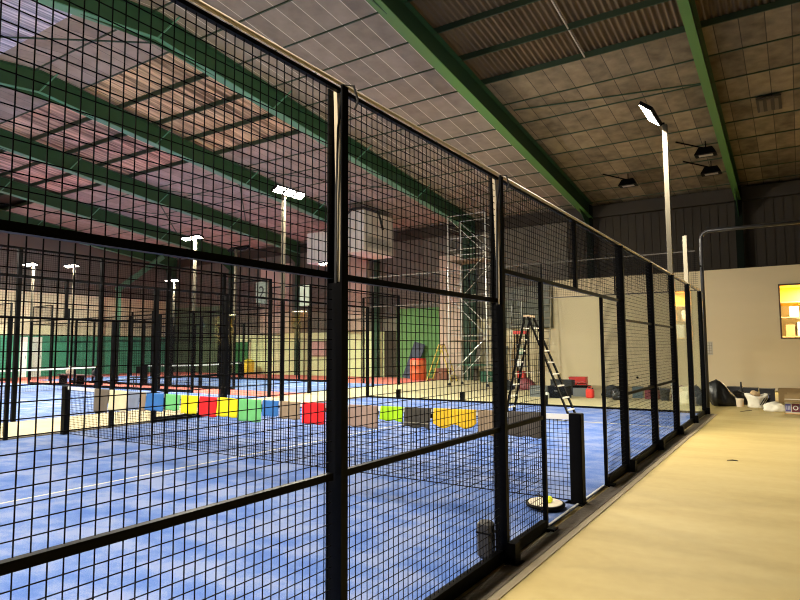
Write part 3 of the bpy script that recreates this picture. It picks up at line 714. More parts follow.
for (x, y, lab) in ((-3.44, 18.74, 'dark unlit lamp under the roof, left of the tall floodlight pole'), (-.42, 16.9, 'upper of two dark unlit lamps right of the floodlight pole'), (-.45, 18.74, 'lower of two dark unlit lamps right of the floodlight pole')):
    z = roofz(y)
    t = thing('ceiling_lamp', lab, 'lamp', (x, y, z - .45), 'unlit lamps under the roof')
    MB().add([(x - .35, y - .25, z - .5), (x + .35, y - .25, z - .5), (x + .35, y + .25, z - .5), (x - .35, y + .25, z - .5), (x - .22, y - .14, z - .24), (x + .22, y - .14, z - .24), (x + .22, y + .14, z - .24), (x - .22, y + .14, z - .24)],
             [(0, 3, 2, 1), (4, 5, 6, 7), (0, 1, 5, 4), (1, 2, 6, 5), (2, 3, 7, 6), (3, 0, 4, 7)]).build('housing', BLACK, t)
    MB().box((x - .22, y - .1, z - .515), (x + .22, y + .1, z - .502)).build('lens', GALV, t)
    MB().tube([(x, y, z - .26), (x, y, z + .01)], .02, 6).build('hanger', BLACK, t)
    MB().bar((x + .1, y, z - .3), (x - .9, y - .4, roofz(y - .4) - .02), .04).build('arm', BLACK, t)
t = thing('roof_vent', 'dark square slatted vent set in the ceiling boards at the upper right', 'vent', (1.5, 14.8, roofz(14.8)))
MB().box((1.25, 14.2, roofz(14.2) - .16), (1.9, 15.4, roofz(14.2) - .12)).build('frame', pbr('vent_brown', (.05, .04, .03), .7), t)
m = MB()
for i in range(3): m.box((1.32 + i * .2, 14.28, roofz(14.2) - .19), (1.42 + i * .2, 15.32, roofz(14.2) - .16))
m.build('slat', pbr('vent_slat', (.14, .11, .08), .7), t)
# numbered signs
def numsign(s, x0, x1, y, z0, z1, lab):
    t = thing('number_sign', lab, 'sign', ((x0 + x1) / 2, y, z0))
    MB().box((x0, y - .02, z0), (x1, y, z1)).build('board', pbr('sign_board', (.20, .24, .19), .6), t)
    me = text_mesh(s, (z1 - z0) * .78); me.materials.append(pbr('sign_ink', (.01, .01, .01), .7))
    o = bpy.data.objects.new('numeral', me); COL.objects.link(o); o.parent = t
    o.location = (0, -.025, (z1 - z0) * .5); o.rotation_euler = (PI / 2, 0, 0)
numsign('2', -13.62, -13.1, 8.44, 3.15, 3.92, 'board with the numeral 2 on the corner post of the second court')
numsign('1', -13.4, -12.95, 10.4, 3.2, 3.95, 'board with the numeral 1 on the corner post of the third court')
# notice on the partition
t = thing('wall_notice', 'small pale notice sheet with a printed grid on the beige wall by the corner post', 'notice', (-.92, 19.99, 1.3))
box('sheet', pbr('paper_grey', (.50, .47, .38), .8), (-1.04, 19.985, 1.3), (-.8, 19.998, 1.82), t)
m = MB()
for i in range(5): m.box((-1.02, 19.981, 1.36 + i * .1), (-.82, 19.985, 1.372 + i * .1))
for i in range(3): m.box((-1.0 + i * .08, 19.981, 1.34), (-.99 + i * .08, 19.985, 1.78))
m.build('grid', pbr('print_grey', (.2, .18, .14), .8), t)
o = MB().lathe([(.03, 0), (.045, .01), (.045, .03), (.03, .04)], n=12).xf(Matrix.Rotation(PI / 2, 4, 'X')).build('wall_socket', BLACK); o.location = (-3.62, 19.999, .38)
tag(o, 'small round black fitting low on the beige partition', 'socket')
t = thing('wall_poster', 'framed pinkish poster on the pale green far wall', 'poster', (-22.4, YF - .12, 1.2))
box('frame', pbr('poster_frame', (.25, .16, .12), .6), (-23.1, YF - .12, 1.15), (-21.7, YF - .075, 2.1), t)
box('print', pbr('poster_pink', (.55, .33, .32), .7, noise=(6, .5)), (-23.02, YF - .128, 1.23), (-21.78, YF - .121, 2.02), t)
# grey sheet metal box above the low end of the partition
t = thing('metal_cabinet', 'grey sheet metal box fixed above the low left end of the beige partition', 'cabinet', (-8.0, 20.1, 2.52))
MB().bbox((-9.25, 19.62, 2.505), (-7.12, 20.4, 4.4), r=.02).build('body', pbr('cabinet_grey', (.13, .135, .11), .6, noise=(1.2, .25)), t)
MB().box((-8.2, 19.612, 2.55), (-8.18, 19.62, 4.35)).box((-9.2, 19.612, 3.4), (-7.15, 19.62, 3.42)).build('seam', BLACK, t)
# inside the lit room
for i, (x, w_, z, h, mt, lab) in enumerate(((1.75, .3, 2.0, .45, pbr('box_brown', (.35, .2, .1), .7), 'brown box on the shelf inside the lit window'), (2.15, .35, 2.0, .55, pbr('box_blue', (.25, .3, .36), .7), 'grey-blue box inside the lit window'),
                                            (2.6, .3, 2.0, .3, pbr('box_red', (.45, .1, .06), .7), 'red box inside the lit window'), (1.9, .3, 2.75, .4, WHITE, 'white carton on the upper shelf inside the lit window'), (2.4, .3, 2.75, .3, pbr('box_brown', (.35, .2, .1), .7), 'brown carton on the upper shelf inside the lit window'))):
    o = MB().bbox((x - w_ / 2, 21.35, z), (x + w_ / 2, 21.7, z + h), r=.01).build('storage_box', mt); single(o, lab, 'box', (x, 21.5, z), 'boxes in the lit room')
t = thing('shelf_unit', 'open shelf unit seen through the lit window', 'shelf', (2.3, 21.55, 1.06))
for z in (1.96, 2.71, 3.3): box('shelf_board', pbr('shelf_wood', (.5, .36, .2), .6), (1.4, 21.3, z), (3.3, 21.8, z + .035), t)
for x in (1.4, 3.27): box('upright', pbr('shelf_wood', (.5, .36, .2), .6), (x, 21.3, 1.06), (x + .03, 21.8, 3.6), t)

# ------------------------------------------------------------------ ladders, scaffold
def step_ladder(label, x0, x1, y, h, w, rail_m, rung_m, n, rungw=.035, both=True, name='step_ladder', apex=None):
    """A-frame: feet at x0 and x1, width w along y"""
    cx = apex or (x0 + x1) / 2; t = thing(name, label, 'ladder', (cx, y, 0))
    for s, xf in ((-1, x0), (1, x1)):
        for k in (-1, 1):
            yb, yt = y + k * w / 2, y + k * w / 2 * .75
            MB().bar((xf, yb, .0), (cx + s * .04, yt, h), .075, .03, (1, 0, 0)).build('side_rail', rail_m, t)
            MB().box((xf - .04, yb - .03, 0), (xf + .04, yb + .03, .05)).build('foot', RUBBER, t)
        if both or s == 1:
            for i in range(1, n + 1):
                f = i / (n + 1); x = xf + (cx + s * .04 - xf) * f; hw = w / 2 * (1 - .25 * f)
                MB().box((x - rungw, y - hw, h * f - .012), (x + rungw, y + hw, h * f + .012)).build('tread', rung_m, t)
    MB().bbox((cx - .07, y - w * .4, h - .01), (cx + .07, y + w * .4, h + .04), r=.01).build('top_cap', pbr('cap_tan', (.4, .28, .16), .6), t)
    MB().tube([(x0 + (cx - x0) * .45, y + w * .4, h * .45), (x1 + (cx - x1) * .45, y + w * .4, h * .45)], .006, 5).build('spreader', GALV, t)
    return t
step_ladder('tall black stepladder with pale treads standing on the near court behind the net', -3.74, -2.2, 6.95, 2.32, .46, BLACK, pbr('tread_pale', (.62, .58, .45), .5), 8, apex=-3.2)
step_ladder('yellow stepladder standing by the green far wall', -13.5, -12.1, 20.0, 1.78, .55, pbr('ladder_yellow', (.75, .58, .12), .5), pbr('ladder_yellow', (.75, .58, .12), .5), 5)
t = thing('straight_ladder', 'pale aluminium ladder leaning on the grey metal box', 'ladder', (-7.2, 19.0, 0))
for x in (-7.45, -7.0): MB().bar((x, 18.9, 0), (x, 19.55, 4.35), .06, .03, (1, 0, 0)).build('side_rail', CREAMP, t)
for i in range(14):
    f = (i + .7) / 14.5; MB().tube([(-7.45, 18.9 + .65 * f, 4.35 * f), (-7.0, 18.9 + .65 * f, 4.35 * f)], .016, 6).build('rung', CREAMP, t)
t = thing('straight_ladder', 'aluminium ladder leaning upright left of the grey metal box behind the black stepladder', 'ladder', (-8.6, 19.2, 0))
for x in (-8.85, -8.4): MB().bar((x, 19.1, 0), (x, 19.56, 3.7), .06, .03, (1, 0, 0)).build('side_rail', ALU, t)
for i in range(12):
    f = (i + .7) / 12.5; MB().tube([(-8.85, 19.1 + .46 * f, 3.7 * f), (-8.4, 19.1 + .46 * f, 3.7 * f)], .016, 6).build('rung', ALU, t)
t = thing('scaffold_tower', 'tall aluminium scaffold tower reaching up to the roof behind the fence', 'scaffold', (-9.8, 17.6, 0))
SX, SY = (-10.75, -8.95), (17.0, 18.2)
for x in SX:
    for y in SY:
        MB().tube([(x, y, .12), (x, y, 7.4)], .025, 6).build('upright', ALU, t)
        MB().lathe([(.06, 0), (.07, .03), (.07, .09), (.03, .12)], (x, y, 0), 10).build('castor', RUBBER, t)
    m = MB()
    for i in range(14): m.tube([(x, SY[0], .4 + i * .5), (x, SY[1], .4 + i * .5)], .017, 5)
    m.build('end_rungs', ALU, t)
for i in range(4):
    z = .4 + i * 1.75
    for y in SY:
        MB().tube([(SX[i % 2], y, z), (SX[1 - i % 2], y, z + 1.7)], .016, 5).build('diagonal_brace', ALU, t)
        MB().tube([(SX[0], y, z + 1.75), (SX[1], y, z + 1.75)], .016, 5).build('horizontal_brace', ALU, t)
for z in (1.9, 5.4): box('platform', pbr('ply_dark', (.16, .11, .07), .8), (SX[0], SY[0] + .05, z), (SX[1], SY[1] - .05, z + .05), t)
for y in (SY[0],):
    for z in (5.9, 6.4): MB().tube([(SX[0], y, z), (SX[1], y, z)], .017, 5).build('guard_rail', ALU, t)

# ------------------------------------------------------------------ loose objects
def crate(label, x, y, w_, d, h, mt, rz=0, name='storage_crate', cat='crate', group=None):
    t = thing(name, label, cat, (x, y, 0), group); t.rotation_euler.z = rz
    m = MB(); tk = .02
    m.box((-w_ / 2, -d / 2, 0), (w_ / 2, d / 2, tk))
    m.box((-w_ / 2, -d / 2, tk), (-w_ / 2 + tk, d / 2, h)).box((w_ / 2 - tk, -d / 2, tk), (w_ / 2, d / 2, h))
    m.box((-w_ / 2 + tk, -d / 2, tk), (w_ / 2 - tk, -d / 2 + tk, h)).box((-w_ / 2 + tk, d / 2 - tk, tk), (w_ / 2 - tk, d / 2, h))
    m.build('body', mt, t, world=False)
    MB().box((-w_ / 2 - .012, -d / 2 - .012, h - .03), (w_ / 2 + .012, d / 2 + .012, h)).build('lid', mt, t, world=False)
    MB().tube([(-.08, -d / 2 - .01, h * .62), (-.06, -d / 2 - .035, h * .62), (.06, -d / 2 - .035, h * .62), (.08, -d / 2 - .01, h * .62)], .008, 6).build('handle', GALV, t, world=False)
    return t
def toolbox(label, x, y, w_, d, h, mt, rz=0):
    t = thing('toolbox', label, 'toolbox', (x, y, 0)); t.rotation_euler.z = rz
    MB().bbox((-w_ / 2, -d / 2, 0), (w_ / 2, d / 2, h * .7), r=.015).build('body', mt, t, world=False)
    MB().bbox((-w_ / 2 - .01, -d / 2 - .01, h * .7), (w_ / 2 + .01, d / 2 + .01, h * .88), r=.015).build('lid', BLACK, t, world=False)
    MB().tube([(-w_ * .3, 0, h * .86), (-w_ * .28, 0, h), (w_ * .28, 0, h), (w_ * .3, 0, h * .86)], .014, 6).build('handle', BLACK, t, world=False)
    return t
def bucket(label, x, y, z, r, h, mt):
    t = thing('bucket', label, 'bucket', (x, y, z))
    n = 20; prof = [(r * .78, 0), (r, h), (r * 1.05, h), (r * 1.05, h - .02), (r * .96, h - .02), (r * .75, .015)]
    MB().lathe(prof, n=n).build('body', mt, t, True, world=False)
    MB().tube([(r * math.cos(a), -r * .5 * math.sin(a) - .01, h - .02 + r * .7 * math.sin(a)) for a in (PI * k / 10 for k in range(11))], .005, 5).build('handle', GALV, t, world=False)
    return t
def lumpy(name, label, cat, x, y, rx, ry, h, mt, seed=1, tie=True, amp=.16, z=0, group=None, skew=0):
    """crumpled bag: noisy dome gathered at the top"""
    rnd = random.Random(seed); n, k = 28, 16; vs = []
    ph = [rnd.random() * 6 for _ in range(8)]
    for j in range(k + 1):
        f = j / k; rr = math.sin(PI * (.12 + .88 * f) ** .8) if f < 1 else .04
        rr = (1 - f ** 2.6) ** .5 * (.86 + .14 * min(1, f * 6)) if f < .999 else .03
        for i in range(n):
            a = 2 * PI * i / n
            q = 1 + amp * (math.sin(3 * a + ph[0] + 3 * f) * .5 + math.sin(7 * a + ph[1] - 5 * f) * .3 + math.sin(12 * a + ph[2] + 9 * f) * .2)
            vs.append((rx * rr * q * math.cos(a), ry * rr * q * math.sin(a), max(0, h * f * (1 + amp * .5 * math.sin(a + ph[3])) * (1 - skew * math.cos(a) * (1 - f)))))
        if skew: vs[-n:] = [(v[0] - skew * rx * f * .9, v[1], v[2]) for v in vs[-n:]]
    fs = [(j * n + i, j * n + (i + 1) % n, (j + 1) * n + (i + 1) % n, (j + 1) * n + i) for j in range(k) for i in range(n)]
    fs += [tuple(range(n - 1, -1, -1)), tuple(k * n + i for i in range(n))]
    if tie:
        t = thing(name, label, cat, (x, y, z), group)
        MB().add(vs, fs).build('body', mt, t, True, world=False)
        MB().lathe([(.02, h * .93), (.035, h * .99), (.02, h * 1.02), (.05, h * 1.1), (.03, h * 1.13)], n=10).build('knot', mt, t, True, world=False)
        return t
    o = MB().add(vs, fs).build(name, mt, None, True); o.location = (x, y, z); return tag(o, label, cat, group)
BAGP = pbr('black_polythene', (.010, .010, .010), .36, 0, .6, bump=(9, 1.))
DKF = pbr('dark_fabric', (.03, .032, .036), .9, noise=(8, .5)); RPL = pbr('red_plastic', (.62, .03, .02), .45)
GRYP = pbr('grey_plastic', (.14, .15, .16), .5); BRC = pbr('cardboard', (.30, .20, .085), .85, noise=(5, .12)); WPL = pbr('white_polythene', (.78, .74, .62), .5, bump=(12, .8))
# behind the near court, left to right
crate('dark grey crate at the left of the clutter behind the court, beside a pale canister', -5.3, 13.2, .55, .4, .36, GRYP, .1)
crate('black crate in front of the beige partition below the black stepladder', -4.55, 13.0, .6, .42, .38, BLACK, -.1)
o = MB().bbox((-4.98, 12.5, 0), (-4.78, 12.68, .2), r=.03).build('canister', WHITE); single(o, 'small white canister in front of the dark crates', 'canister', (-4.88, 12.59, 0))
lumpy('duffel_bag', 'charcoal fabric bag behind the black crate', 'bag', -4.9, 14.3, .5, .3, .42, DKF, 3, False)
toolbox('dark toolbox with a top handle beside the red canister', -4.1, 13.9, .55, .28, .42, GRYP, .2)
crate('red crate at the top of the pile below the partition', -5.15, 17.0, .62, .45, .5, RPL, .1)
crate('low black crate in front of the red crate', -5.5, 16.2, .8, .4, .42, DKF, 0)
bucket('larger red bucket between the red crate and the red canister', -4.35, 14.9, 0, .19, .32, RPL)
t = thing('jerry_can', 'red canister standing at the right of the red bucket', 'canister', (-3.68, 13.35, 0))
MB().bbox((-3.8, 13.25, 0), (-3.56, 13.45, .3), r=.04).build('body', RPL, t)
MB().tube([(-3.76, 13.35, .29), (-3.74, 13.35, .36), (-3.62, 13.35, .36), (-3.6, 13.35, .29)], .014, 6).build('handle', RPL, t)
MB().lathe([(.025, .29), (.025, .33), (.02, .335)], (-3.6, 13.35, 0), 10).build('cap', BLACK, t)
lumpy('duffel_bag', 'black bag lying beneath the fence jamb right of the red canister', 'bag', -3.15, 14.1, .34, .26, .38, DKF, 5, False)
lumpy('duffel_bag', 'dark bag with folds seen through the first mesh bay', 'bag', -2.72, 13.2, .24, .28, .4, BAGP, 8, False)
crate('blue-grey crate seen through the mesh between two dark bags', -2.4, 14.2, .3, .3, .36, pbr('slate_plastic', (.12, .17, .2), .5), .1)
toolbox('dark red toolbox behind the mesh left of the second bay post', -1.9, 13.9, .4, .3, .42, pbr('maroon', (.2, .04, .05), .5), -.1)
bucket('grey bucket with stuff in it behind the mesh of the third bay', -1.5, 13.6, 0, .15, .36, GRYP)
o = MB().tube([(-1.22, 13.3, .0), (-1.26, 13.4, .62)], [.03, .02], 8).build('rolled_tube', ALU); single(o, 'upright silver tube leaning beside the grey bucket', 'tube', (-1.22, 13.3, 0))
lumpy('duffel_bag', 'maroon and grey bag by the glass bays behind the fence', 'bag', -1.1, 14.1, .28, .25, .42, pbr('maroon', (.2, .04, .05), .5), 11, False)
o = MB().bbox((-.95, 12.7, 0), (-.7, 12.95, .48), r=.02).build('carton', pbr('carton_cream', (.68, .6, .42), .8)); single(o, 'cream carton seen through the first glass panel', 'box', (-.82, 12.8, 0))
t = lumpy('duffel_bag', 'dark sack seen through the glass beside the cream carton', 'bag', -.42, 12.2, .17, .2, .55, DKF, 13, False)
o = MB().lathe([(.035, 0), (.04, .02), (.04, .2), (.015, .26), (.015, .3)], n=12).build('bottle', pbr('bottle_grey', (.3, .31, .27), .3)); o.location = (-.2, 11.6, 0); tag(o, 'small grey bottle behind the glass by the corner post', 'bottle')
# right of the corner post
lumpy('rubbish_bag', 'large shiny black rubbish bag slumped by the black corner post', 'bag', .17, 12.75, .36, .34, .66, BAGP, 21, False, .2, skew=.55)
lumpy('rubbish_bag', 'smaller black rubbish bag tucked against the big shiny one', 'bag', .46, 13.4, .3, .24, .36, BAGP, 24, False, .2)
o = MB().lathe([(.09, 0), (.1, .02), (.1, .28), (.06, .36), (.03, .42), (.022, .56), (.022, .6)], n=14).build('spray_bottle', RUBBER, None, True); o.location = (.52, 13.9, 0); tag(o, 'tall black bottle standing behind the white crumpled sack', 'bottle')
o = MB().lathe([(.075, 0), (.08, .01), (.095, .2), (.1, .21), (.1, .225)], n=16).build('tub', pbr('tub_pink', (.78, .66, .5), .6), None, True); o.location = (.58, 12.4, 0); tag(o, 'small pale pinkish tub left of the white sack', 'tub')
# white sack with dark stripes
t = thing('sack', 'crumpled white sack with slanting black stripes on the walkway', 'bag', (.97, 12.45, 0))
n = 28; vs = []; prof = [(.24, 0), (.27, .03), (.25, .1), (.26, .2), (.29, .28), (.3, .34), (.24, .345), (.2, .3)]
for j, (r, z) in enumerate([(a_ * .86, b_) for a_, b_ in prof]):
    for i in range(n):
        a = 2 * PI * i / n; q = 1 + .1 * math.sin(5 * a + j * .7) + .05 * math.sin(11 * a - j)
        vs.append((r * q * math.cos(a), r * .75 * q * math.sin(a), max(0, z * (1 + .12 * math.sin(2 * a + 1)))))
fs = [(j * n + i, j * n + (i + 1) % n, (j + 1) * n + (i + 1) % n, (j + 1) * n + i) for j in range(len(prof) - 1) for i in range(n)] + [tuple(range(n - 1, -1, -1)), tuple((len(prof) - 1) * n + i for i in range(n))]
body = MB().add(vs, fs).build('body', WPL, t, True, world=False)
for i in range(4):
    a = -.95 + i * .2; p0 = Vector((.272 * math.cos(a - .28), .272 * .75 * math.sin(a - .28) - .03, .09)); p1 = Vector((.335 * math.cos(a), .335 * .75 * math.sin(a) - .03, .27))
    MB().bar(p0, p1, .022, .012, (0, 1, 0)).build('stripe', BLACK, body, world=False)
lumpy('paper_wad', 'tan crumpled paper stuffed in the top of the striped white sack', 'paper', .93, 12.45, .12, .1, .14, pbr('tan_paper', (.55, .38, .2), .8), 31, False, .2, z=.31)
o = MB().bbox((1.2, 12.6, 0), (1.42, 12.75, .05), r=.01).build('tool_case', BLACK); single(o, 'flat black case lying right of the striped white sack', 'case', (1.3, 12.65, 0))
for i, (x, w_, h, lab) in enumerate(((.30, .375, .42, 'black bin at the left of the row along the beige wall'), (.72, .375, .40, 'black bin in the middle of the row along the beige wall'), (1.14, .375, .39, 'black bin at the right of the row, next to the cardboard boxes'))):
    crate(lab, x, 14.6, w_, .4, h, pbr('bin_black', (.018, .018, .022), .6), 0, 'storage_bin', 'bin', 'black bins along the beige wall')
o = MB().box((1.02, 14.37, .12), (1.18, 14.378, .2)).build('sticker', pbr('sticker_blue', (.4, .45, .7), .6)); single(o, 'small pale blue label stuck on the right-hand black bin', 'label', (1.1, 14.374, .12))
def carton(label, x0, x1, y0, y1, z0, h, flaps=True, mt=BRC, group='cardboard boxes at the right'):
    t = thing('cardboard_box', label, 'box', ((x0 + x1) / 2, (y0 + y1) / 2, z0), group); k = .008
    MB().box((x0, y0, z0), (x1, y1, z0 + k)).box((x0, y0, z0), (x1, y0 + k, z0 + h)).box((x0, y1 - k, z0), (x1, y1, z0 + h)).box((x0, y0, z0), (x0 + k, y1, z0 + h)).box((x1 - k, y0, z0), (x1, y1, z0 + h)).build('body', mt, t)
    if flaps:
        MB().bar((x0 + .02, y0, z0 + h), (x1 - .02, y0, z0 + h), .006, .006).build('crease', mt, t)
        MB().add([(x0, y1, z0 + h), (x1, y1, z0 + h), (x1, y1 + .1, z0 + h + .1), (x0, y1 + .1, z0 + h + .1), (x0, y1 + .005, z0 + h - .002), (x1, y1 + .005, z0 + h - .002), (x1, y1 + .105, z0 + h + .095), (x0, y1 + .105, z0 + h + .095)], [(0, 1, 2, 3), (7, 6, 5, 4), (0, 4, 5, 1), (2, 6, 7, 3), (0, 3, 7, 4), (1, 5, 6, 2)]).build('flap', BRC, t)
        MB().add([(x0, y0, z0 + h), (x1, y0, z0 + h), (x1, y0 - .12, z0 + h - .05), (x0, y0 - .12, z0 + h - .05), (x0, y0 + .004, z0 + h + .004), (x1, y0 + .004, z0 + h + .004), (x1, y0 - .12, z0 + h - .045), (x0, y0 - .12, z0 + h - .045)], [(0, 1, 2, 3), (7, 6, 5, 4), (0, 4, 5, 1), (2, 6, 7, 3), (0, 3, 7, 4), (1, 5, 6, 2)]).build('flap', BRC, t)
    return t
carton('wide brown cardboard box against the wall at the right edge', 1.42, 2.7, 14.4, 14.9, 0, .40, False)
carton('open brown cardboard box behind the printed carton', 1.66, 2.3, 12.2, 12.7, 0, .30)
# printed carton with blue and dark red panels
t = carton('white printed carton with blue and dark red panels and a white ring', 1.62, 2.25, 11.05, 11.35, 0, .34, True, pbr('carton_white', (.78, .7, .55), .7), None)
bd = [c for c in t.children if c.name.startswith('body')][0]
def cap(name, mt, a, b): return MB().box(a, b).build(name, mt, bd)
cap('blue_print', pbr('ink_blue', (.13, .12, .38), .6), (1.635, 11.046, .06), (1.745, 11.0495, .24))
cap('red_print', pbr('ink_red', (.16, .03, .04), .6), (1.765, 11.046, .05), (1.92, 11.0495, .25))
cap('blue_print', pbr('ink_blue2', (.09, .1, .25), .6), (1.92, 11.046, .06), (2.1, 11.0495, .24))
m = MB(); vs = []
for i in range(24):
    a = 2 * PI * i / 24
    for r in (.035, .055): vs.append((1.842 + r * math.cos(a), 11.0445, .15 + r * math.sin(a)))
m.add(vs, [(2 * i, 2 * i + 1, (2 * i + 3) % 48, (2 * i + 2) % 48) for i in range(24)]); m.build('white_ring', WHITE, bd)
m = MB()
for i in range(3): m.box((1.655 + i * .03, 11.0445, .1), (1.672 + i * .03, 11.0455, .2))
m.build('white_mark', pbr('ink_pale', (.6, .6, .75), .6), bd)
cap('orange_band', pbr('ink_orange', (.75, .4, .12), .6), (1.62, 11.046, .005), (2.25, 11.0495, .02))
lumpy('plastic_bag', 'flat white plastic bag beside the printed carton', 'bag', 1.42, 11.6, .26, .2, .22, WPL, 41, False, .25)
for (a, b, lab) in (((.68, 11.0), (.9, 11.5), 'thin dark stick lying on the walkway before the white sack'), ((1.03, 3.5), (1.17, 3.53), 'small dark sliver lying on the cream walkway')):
    o = MB().tube([(a[0], a[1], .008), ((a[0] + b[0]) / 2, (a[1] + b[1]) / 2 + .02, .012), (b[0], b[1], .008)], [.005, .009, .005], 6).build('stick', pbr('stick_brown', (.05, .04, .03), .8)); single(o, lab, 'stick', (a[0], a[1], 0))

# left court side: barrel, cone, bench
t = thing('barrel', 'orange-red barrel standing by the green far wall', 'barrel', (-14.4, 20.4, 0))
MB().lathe([(.38, 0), (.42, .05), (.42, .35), (.44, .37), (.42, .39), (.42, .7), (.44, .72), (.42, .74), (.42, 1.0), (.38, 1.04)], (-14.4, 20.4, 0), 20).build('drum', pbr('orange_plastic', (.62, .14, .05), .5), t, True)
MB().lathe([(.4, 1.03), (.41, 1.07), (.36, 1.1)], (-14.4, 20.4, 0), 20).build('lid', RPL, t, True)
o = MB().bar((-15.6, 21.3, 0), (-15.1, 21.75, 1.9), .7, .04, (0, 1, 0)).build('leaning_board', pbr('dark_blue_board', (.02, .03, .06), .6)); single(o, 'dark board leaning on the green wall left of the barrel', 'board', (-15.6, 21.3, 0))
crate('brown crate between the barrel and the yellow stepladder', -13.3, 21.0, .7, .5, .6, pbr('crate_brown', (.2, .08, .05), .7), 0)
t = thing('trestle_table', 'green trestle table with pale legs by the scaffold tower', 'table', (-10.9, 20.5, 0))
box('tabletop', pbr('table_green', (.04, .16, .1), .6), (-12.0, 20.1, .78), (-9.6, 20.9, .83), t)
for x in (-11.8, -9.8):
    for y in (20.2, 20.8): MB().bar((x - .0, y, 0), (x, y, .78), .04).build('leg', ALU, t)
crate('dark green crate under the trestle table', -10.4, 20.5, .9, .5, .5, pbr('crate_green', (.02, .09, .05), .7))
for i, (x, z1, mt, lab) in enumerate(((-11.5, 2.4, pbr('plank_dark', (.12, .1, .08), .8), 'dark plank leaning on the far wall left of the scaffold'), (-8.95, 2.2, pbr('plank_tan', (.4, .28, .14), .8), 'tan plank leaning on the low partition behind the stepladder'), (-9.5, 1.7, pbr('plank_grey', (.2, .2, .18), .8), 'grey plank leaning at the end of the low partition'))):
    yy = 21.0 if i == 0 else 19.3; yt = 21.5 if i == 0 else 19.95
    o = MB().bar((x, yy, 0), (x + .15, yt, z1), .2, .03, (0, 1, 0)).build('plank', mt); single(o, lab, 'plank', (x, yy, 0))
# tool trolley with red top behind the stepladder
t = thing('tool_trolley', 'narrow dark tool rack with a red top behind the left legs of the black stepladder', 'tool rack', (-7.95, 18.3, 0))
for x in (-8.2, -7.7):
    for y in (18.15, 18.5): MB().bar((x, y, 0), (x, y, 2.2), .04).build('upright', BLACK, t)
for z in (.3, .8, 1.3, 1.75): box('shelf', GRYP, (-8.2, 18.15, z), (-7.7, 18.5, z + .03), t)
box('top_box', RPL, (-8.24, 18.12, 2.2), (-7.66, 18.52, 2.34), t)
for i, (z, h, mt, lab) in enumerate(((.33, .3, RPL, 'red box on the lowest shelf of the tool rack'), (.83, .3, WHITE, 'white box on the second shelf of the tool rack'), (1.33, .28, pbr('pale_green_box', (.4, .55, .4), .6), 'pale green box on the third shelf of the tool rack'))):
    o = MB().bbox((-8.12, 18.2, z), (-7.8, 18.45, z + h), r=.01).build('storage_box', mt); single(o, lab, 'box', (-7.96, 18.3, z))
lumpy('duffel_bag', 'reddish bag lying at the foot of the tool rack', 'bag', -6.9, 16.2, .35, .28, .45, pbr('maroon', (.2, .04, .05), .5), 51, False)
lumpy('duffel_bag', 'grey bag lying between the tool rack and the scaffold tower', 'bag', -7.7, 15.8, .4, .3, .4, DKF, 52, False)
crate('pale crate behind the clutter below the aluminium ladder', -6.4, 17.6, .6, .4, .6, pbr('crate_cream', (.6, .52, .34), .7))
# yellow bin by the green door
o = MB().lathe([(.28, 0), (.33, .1), (.35, .8), (.3, .9), (.1, 1.0)], n=16).build('litter_bin', pbr('bin_yellow', (.85, .62, .04), .5), None, True); o.location = (-27.6, 21.2, 0); tag(o, 'yellow bin beside the green door in the far wall', 'bin')
# bench on the red path between the left courts
t = thing('bench', 'dark bench on the red path between the left courts', 'bench', (-26.2, 9.5, 0))
box('seat', pbr('bench_dark', (.08, .03, .03), .6), (-28.0, 9.3, .42), (-24.6, 9.7, .47), t)
for x in (-27.8, -26.3, -24.8): box('leg', BLACK, (x - .03, 9.32, 0), (x + .03, 9.68, .42), t)
lumpy('sports_bag', 'pale sports bag on the dark bench, the left one', 'bag', -27.2, 9.5, .25, .16, .38, pbr('bag_cream', (.65, .62, .45), .8), 61, False, .2, z=.47)
lumpy('sports_bag', 'dark sports bag at the right end of the bench', 'bag', -25.0, 9.5, .25, .16, .3, DKF, 62, False, .2, z=.47)
t = thing('folding_chair', 'dark chair on the red path right of the bench', 'chair', (-21.9, 9.4, 0))
box('seat', BLACK, (-22.1, 9.2, .42), (-21.7, 9.6, .46), t); box('backrest', BLACK, (-22.1, 9.56, .6), (-21.7, 9.6, .9), t)
for x in (-22.08, -21.72):
    MB().bar((x, 9.22, 0), (x, 9.22, .42), .03).build('leg', BLACK, t); MB().bar((x, 9.58, 0), (x, 9.58, .9), .03).build('leg', BLACK, t)

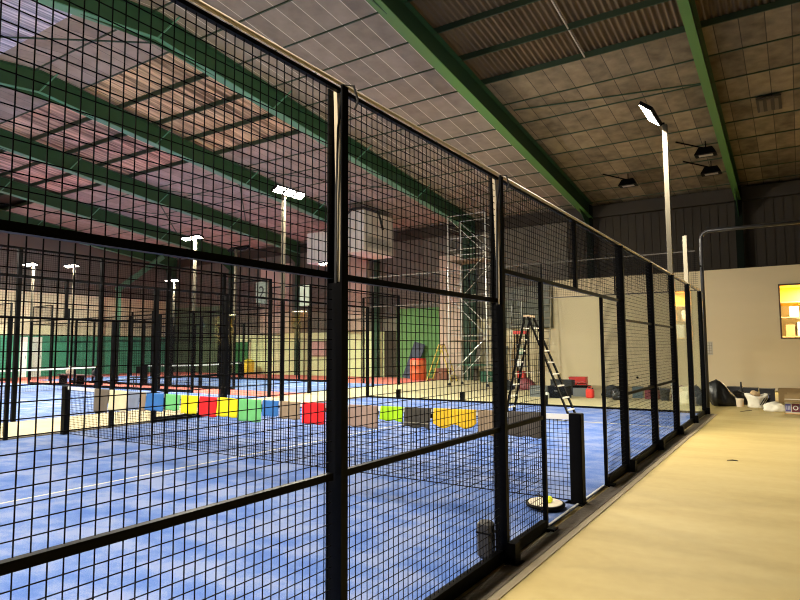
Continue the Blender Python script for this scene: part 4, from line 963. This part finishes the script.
# at the gate of the near court
t = thing('padel_racket', 'padel racket with a black rim and pale face lying inside the gate', 'racket', (-.25, -.38, .012))
n = 28; rim = []; 
c, s = math.cos(.5), math.sin(.5)
def rk(u, v, z): return (-.25 + (c * u - s * v) * 1.35, -.38 + (s * u + c * v) * 1.35, z * 1.2)
vs = []
for z in (.03, .062):
    for i in range(n): a = 2 * PI * i / n; vs.append(rk(.125 * math.cos(a), .145 * math.sin(a), z))
MB().add(vs, [tuple(range(n - 1, -1, -1)), tuple(range(n, 2 * n))] + [(i, (i + 1) % n, n + (i + 1) % n, n + i) for i in range(n)]).build('face', pbr('racket_face', (.62, .55, .42), .5, noise=(16, .45)), t)
MB().tube([rk(.132 * math.cos(2 * PI * i / n), .152 * math.sin(2 * PI * i / n), .046) for i in range(n + 1)], .018, 8, False).build('rim', BLACK, t, True)
MB().tube([rk(0, .15, .046), rk(0, .30, .035)], .016, 8).build('handle', BLACK, t, True)
o = MB().lathe([(.034 * math.sin(PI * k / 12) + .0005, .034 - .034 * math.cos(PI * k / 12)) for k in range(13)], n=18).build('padel_ball', pbr('ball_yellow', (.82, .92, .03), .8), None, True); o.location = (-.2, -.40, .075); tag(o, 'yellow ball resting on the racket by the net post', 'ball')
t = thing('wedge_box', 'small black box with rounded edges leaning at the foot of the second near fence post', 'box', (-.14, -2.0, .02))
MB().bbox((-.19, -2.075, .013), (-.07, -1.97, .29), r=.02).build('shell', pbr('soft_black', (.022, .02, .018), .55), t)
MB().bbox((-.193, -2.078, .2), (-.067, -1.967, .215), r=.004).build('band', BLACK, t)

# ------------------------------------------------------------------ world, camera, colour
wd = bpy.data.worlds.new('World'); SC.world = wd; wd.use_nodes = True
wd.node_tree.nodes['Background'].inputs[0].default_value = (.02, .02, .025, 1); wd.node_tree.nodes['Background'].inputs[1].default_value = .3
cam = bpy.data.cameras.new('camera'); co = bpy.data.objects.new('camera', cam); COL.objects.link(co)
yaw, pitch, roll = [math.radians(v) for v in (33.041, 4.548, -.293)]
F = Vector((-math.sin(yaw) * math.cos(pitch), math.cos(yaw) * math.cos(pitch), math.sin(pitch))); rt = Vector((math.cos(yaw), math.sin(yaw), 0)); up = rt.cross(F)
R = rt * math.cos(roll) + up * math.sin(roll); U = -rt * math.sin(roll) + up * math.cos(roll)
co.matrix_world = Matrix(((R.x, U.x, -F.x, 1.948), (R.y, U.y, -F.y, -6.415), (R.z, U.z, -F.z, 1.617), (0, 0, 0, 1)))
cam.sensor_width = 36; cam.lens = 608.8 / 800 * 36; cam.clip_start = .05; cam.clip_end = 200
SC.camera = co
SC.view_settings.view_transform = 'Standard'; SC.view_settings.look = 'None'; SC.view_settings.gamma = 1
SC.view_settings.exposure = .6; SC.view_settings.use_curve_mapping = False
SC.cycles.max_bounces = 8; SC.cycles.transparent_max_bounces = 24; SC.cycles.sample_clamp_indirect = 6
SC.cycles.use_denoising = True; SC.cycles.filter_width = 1.1
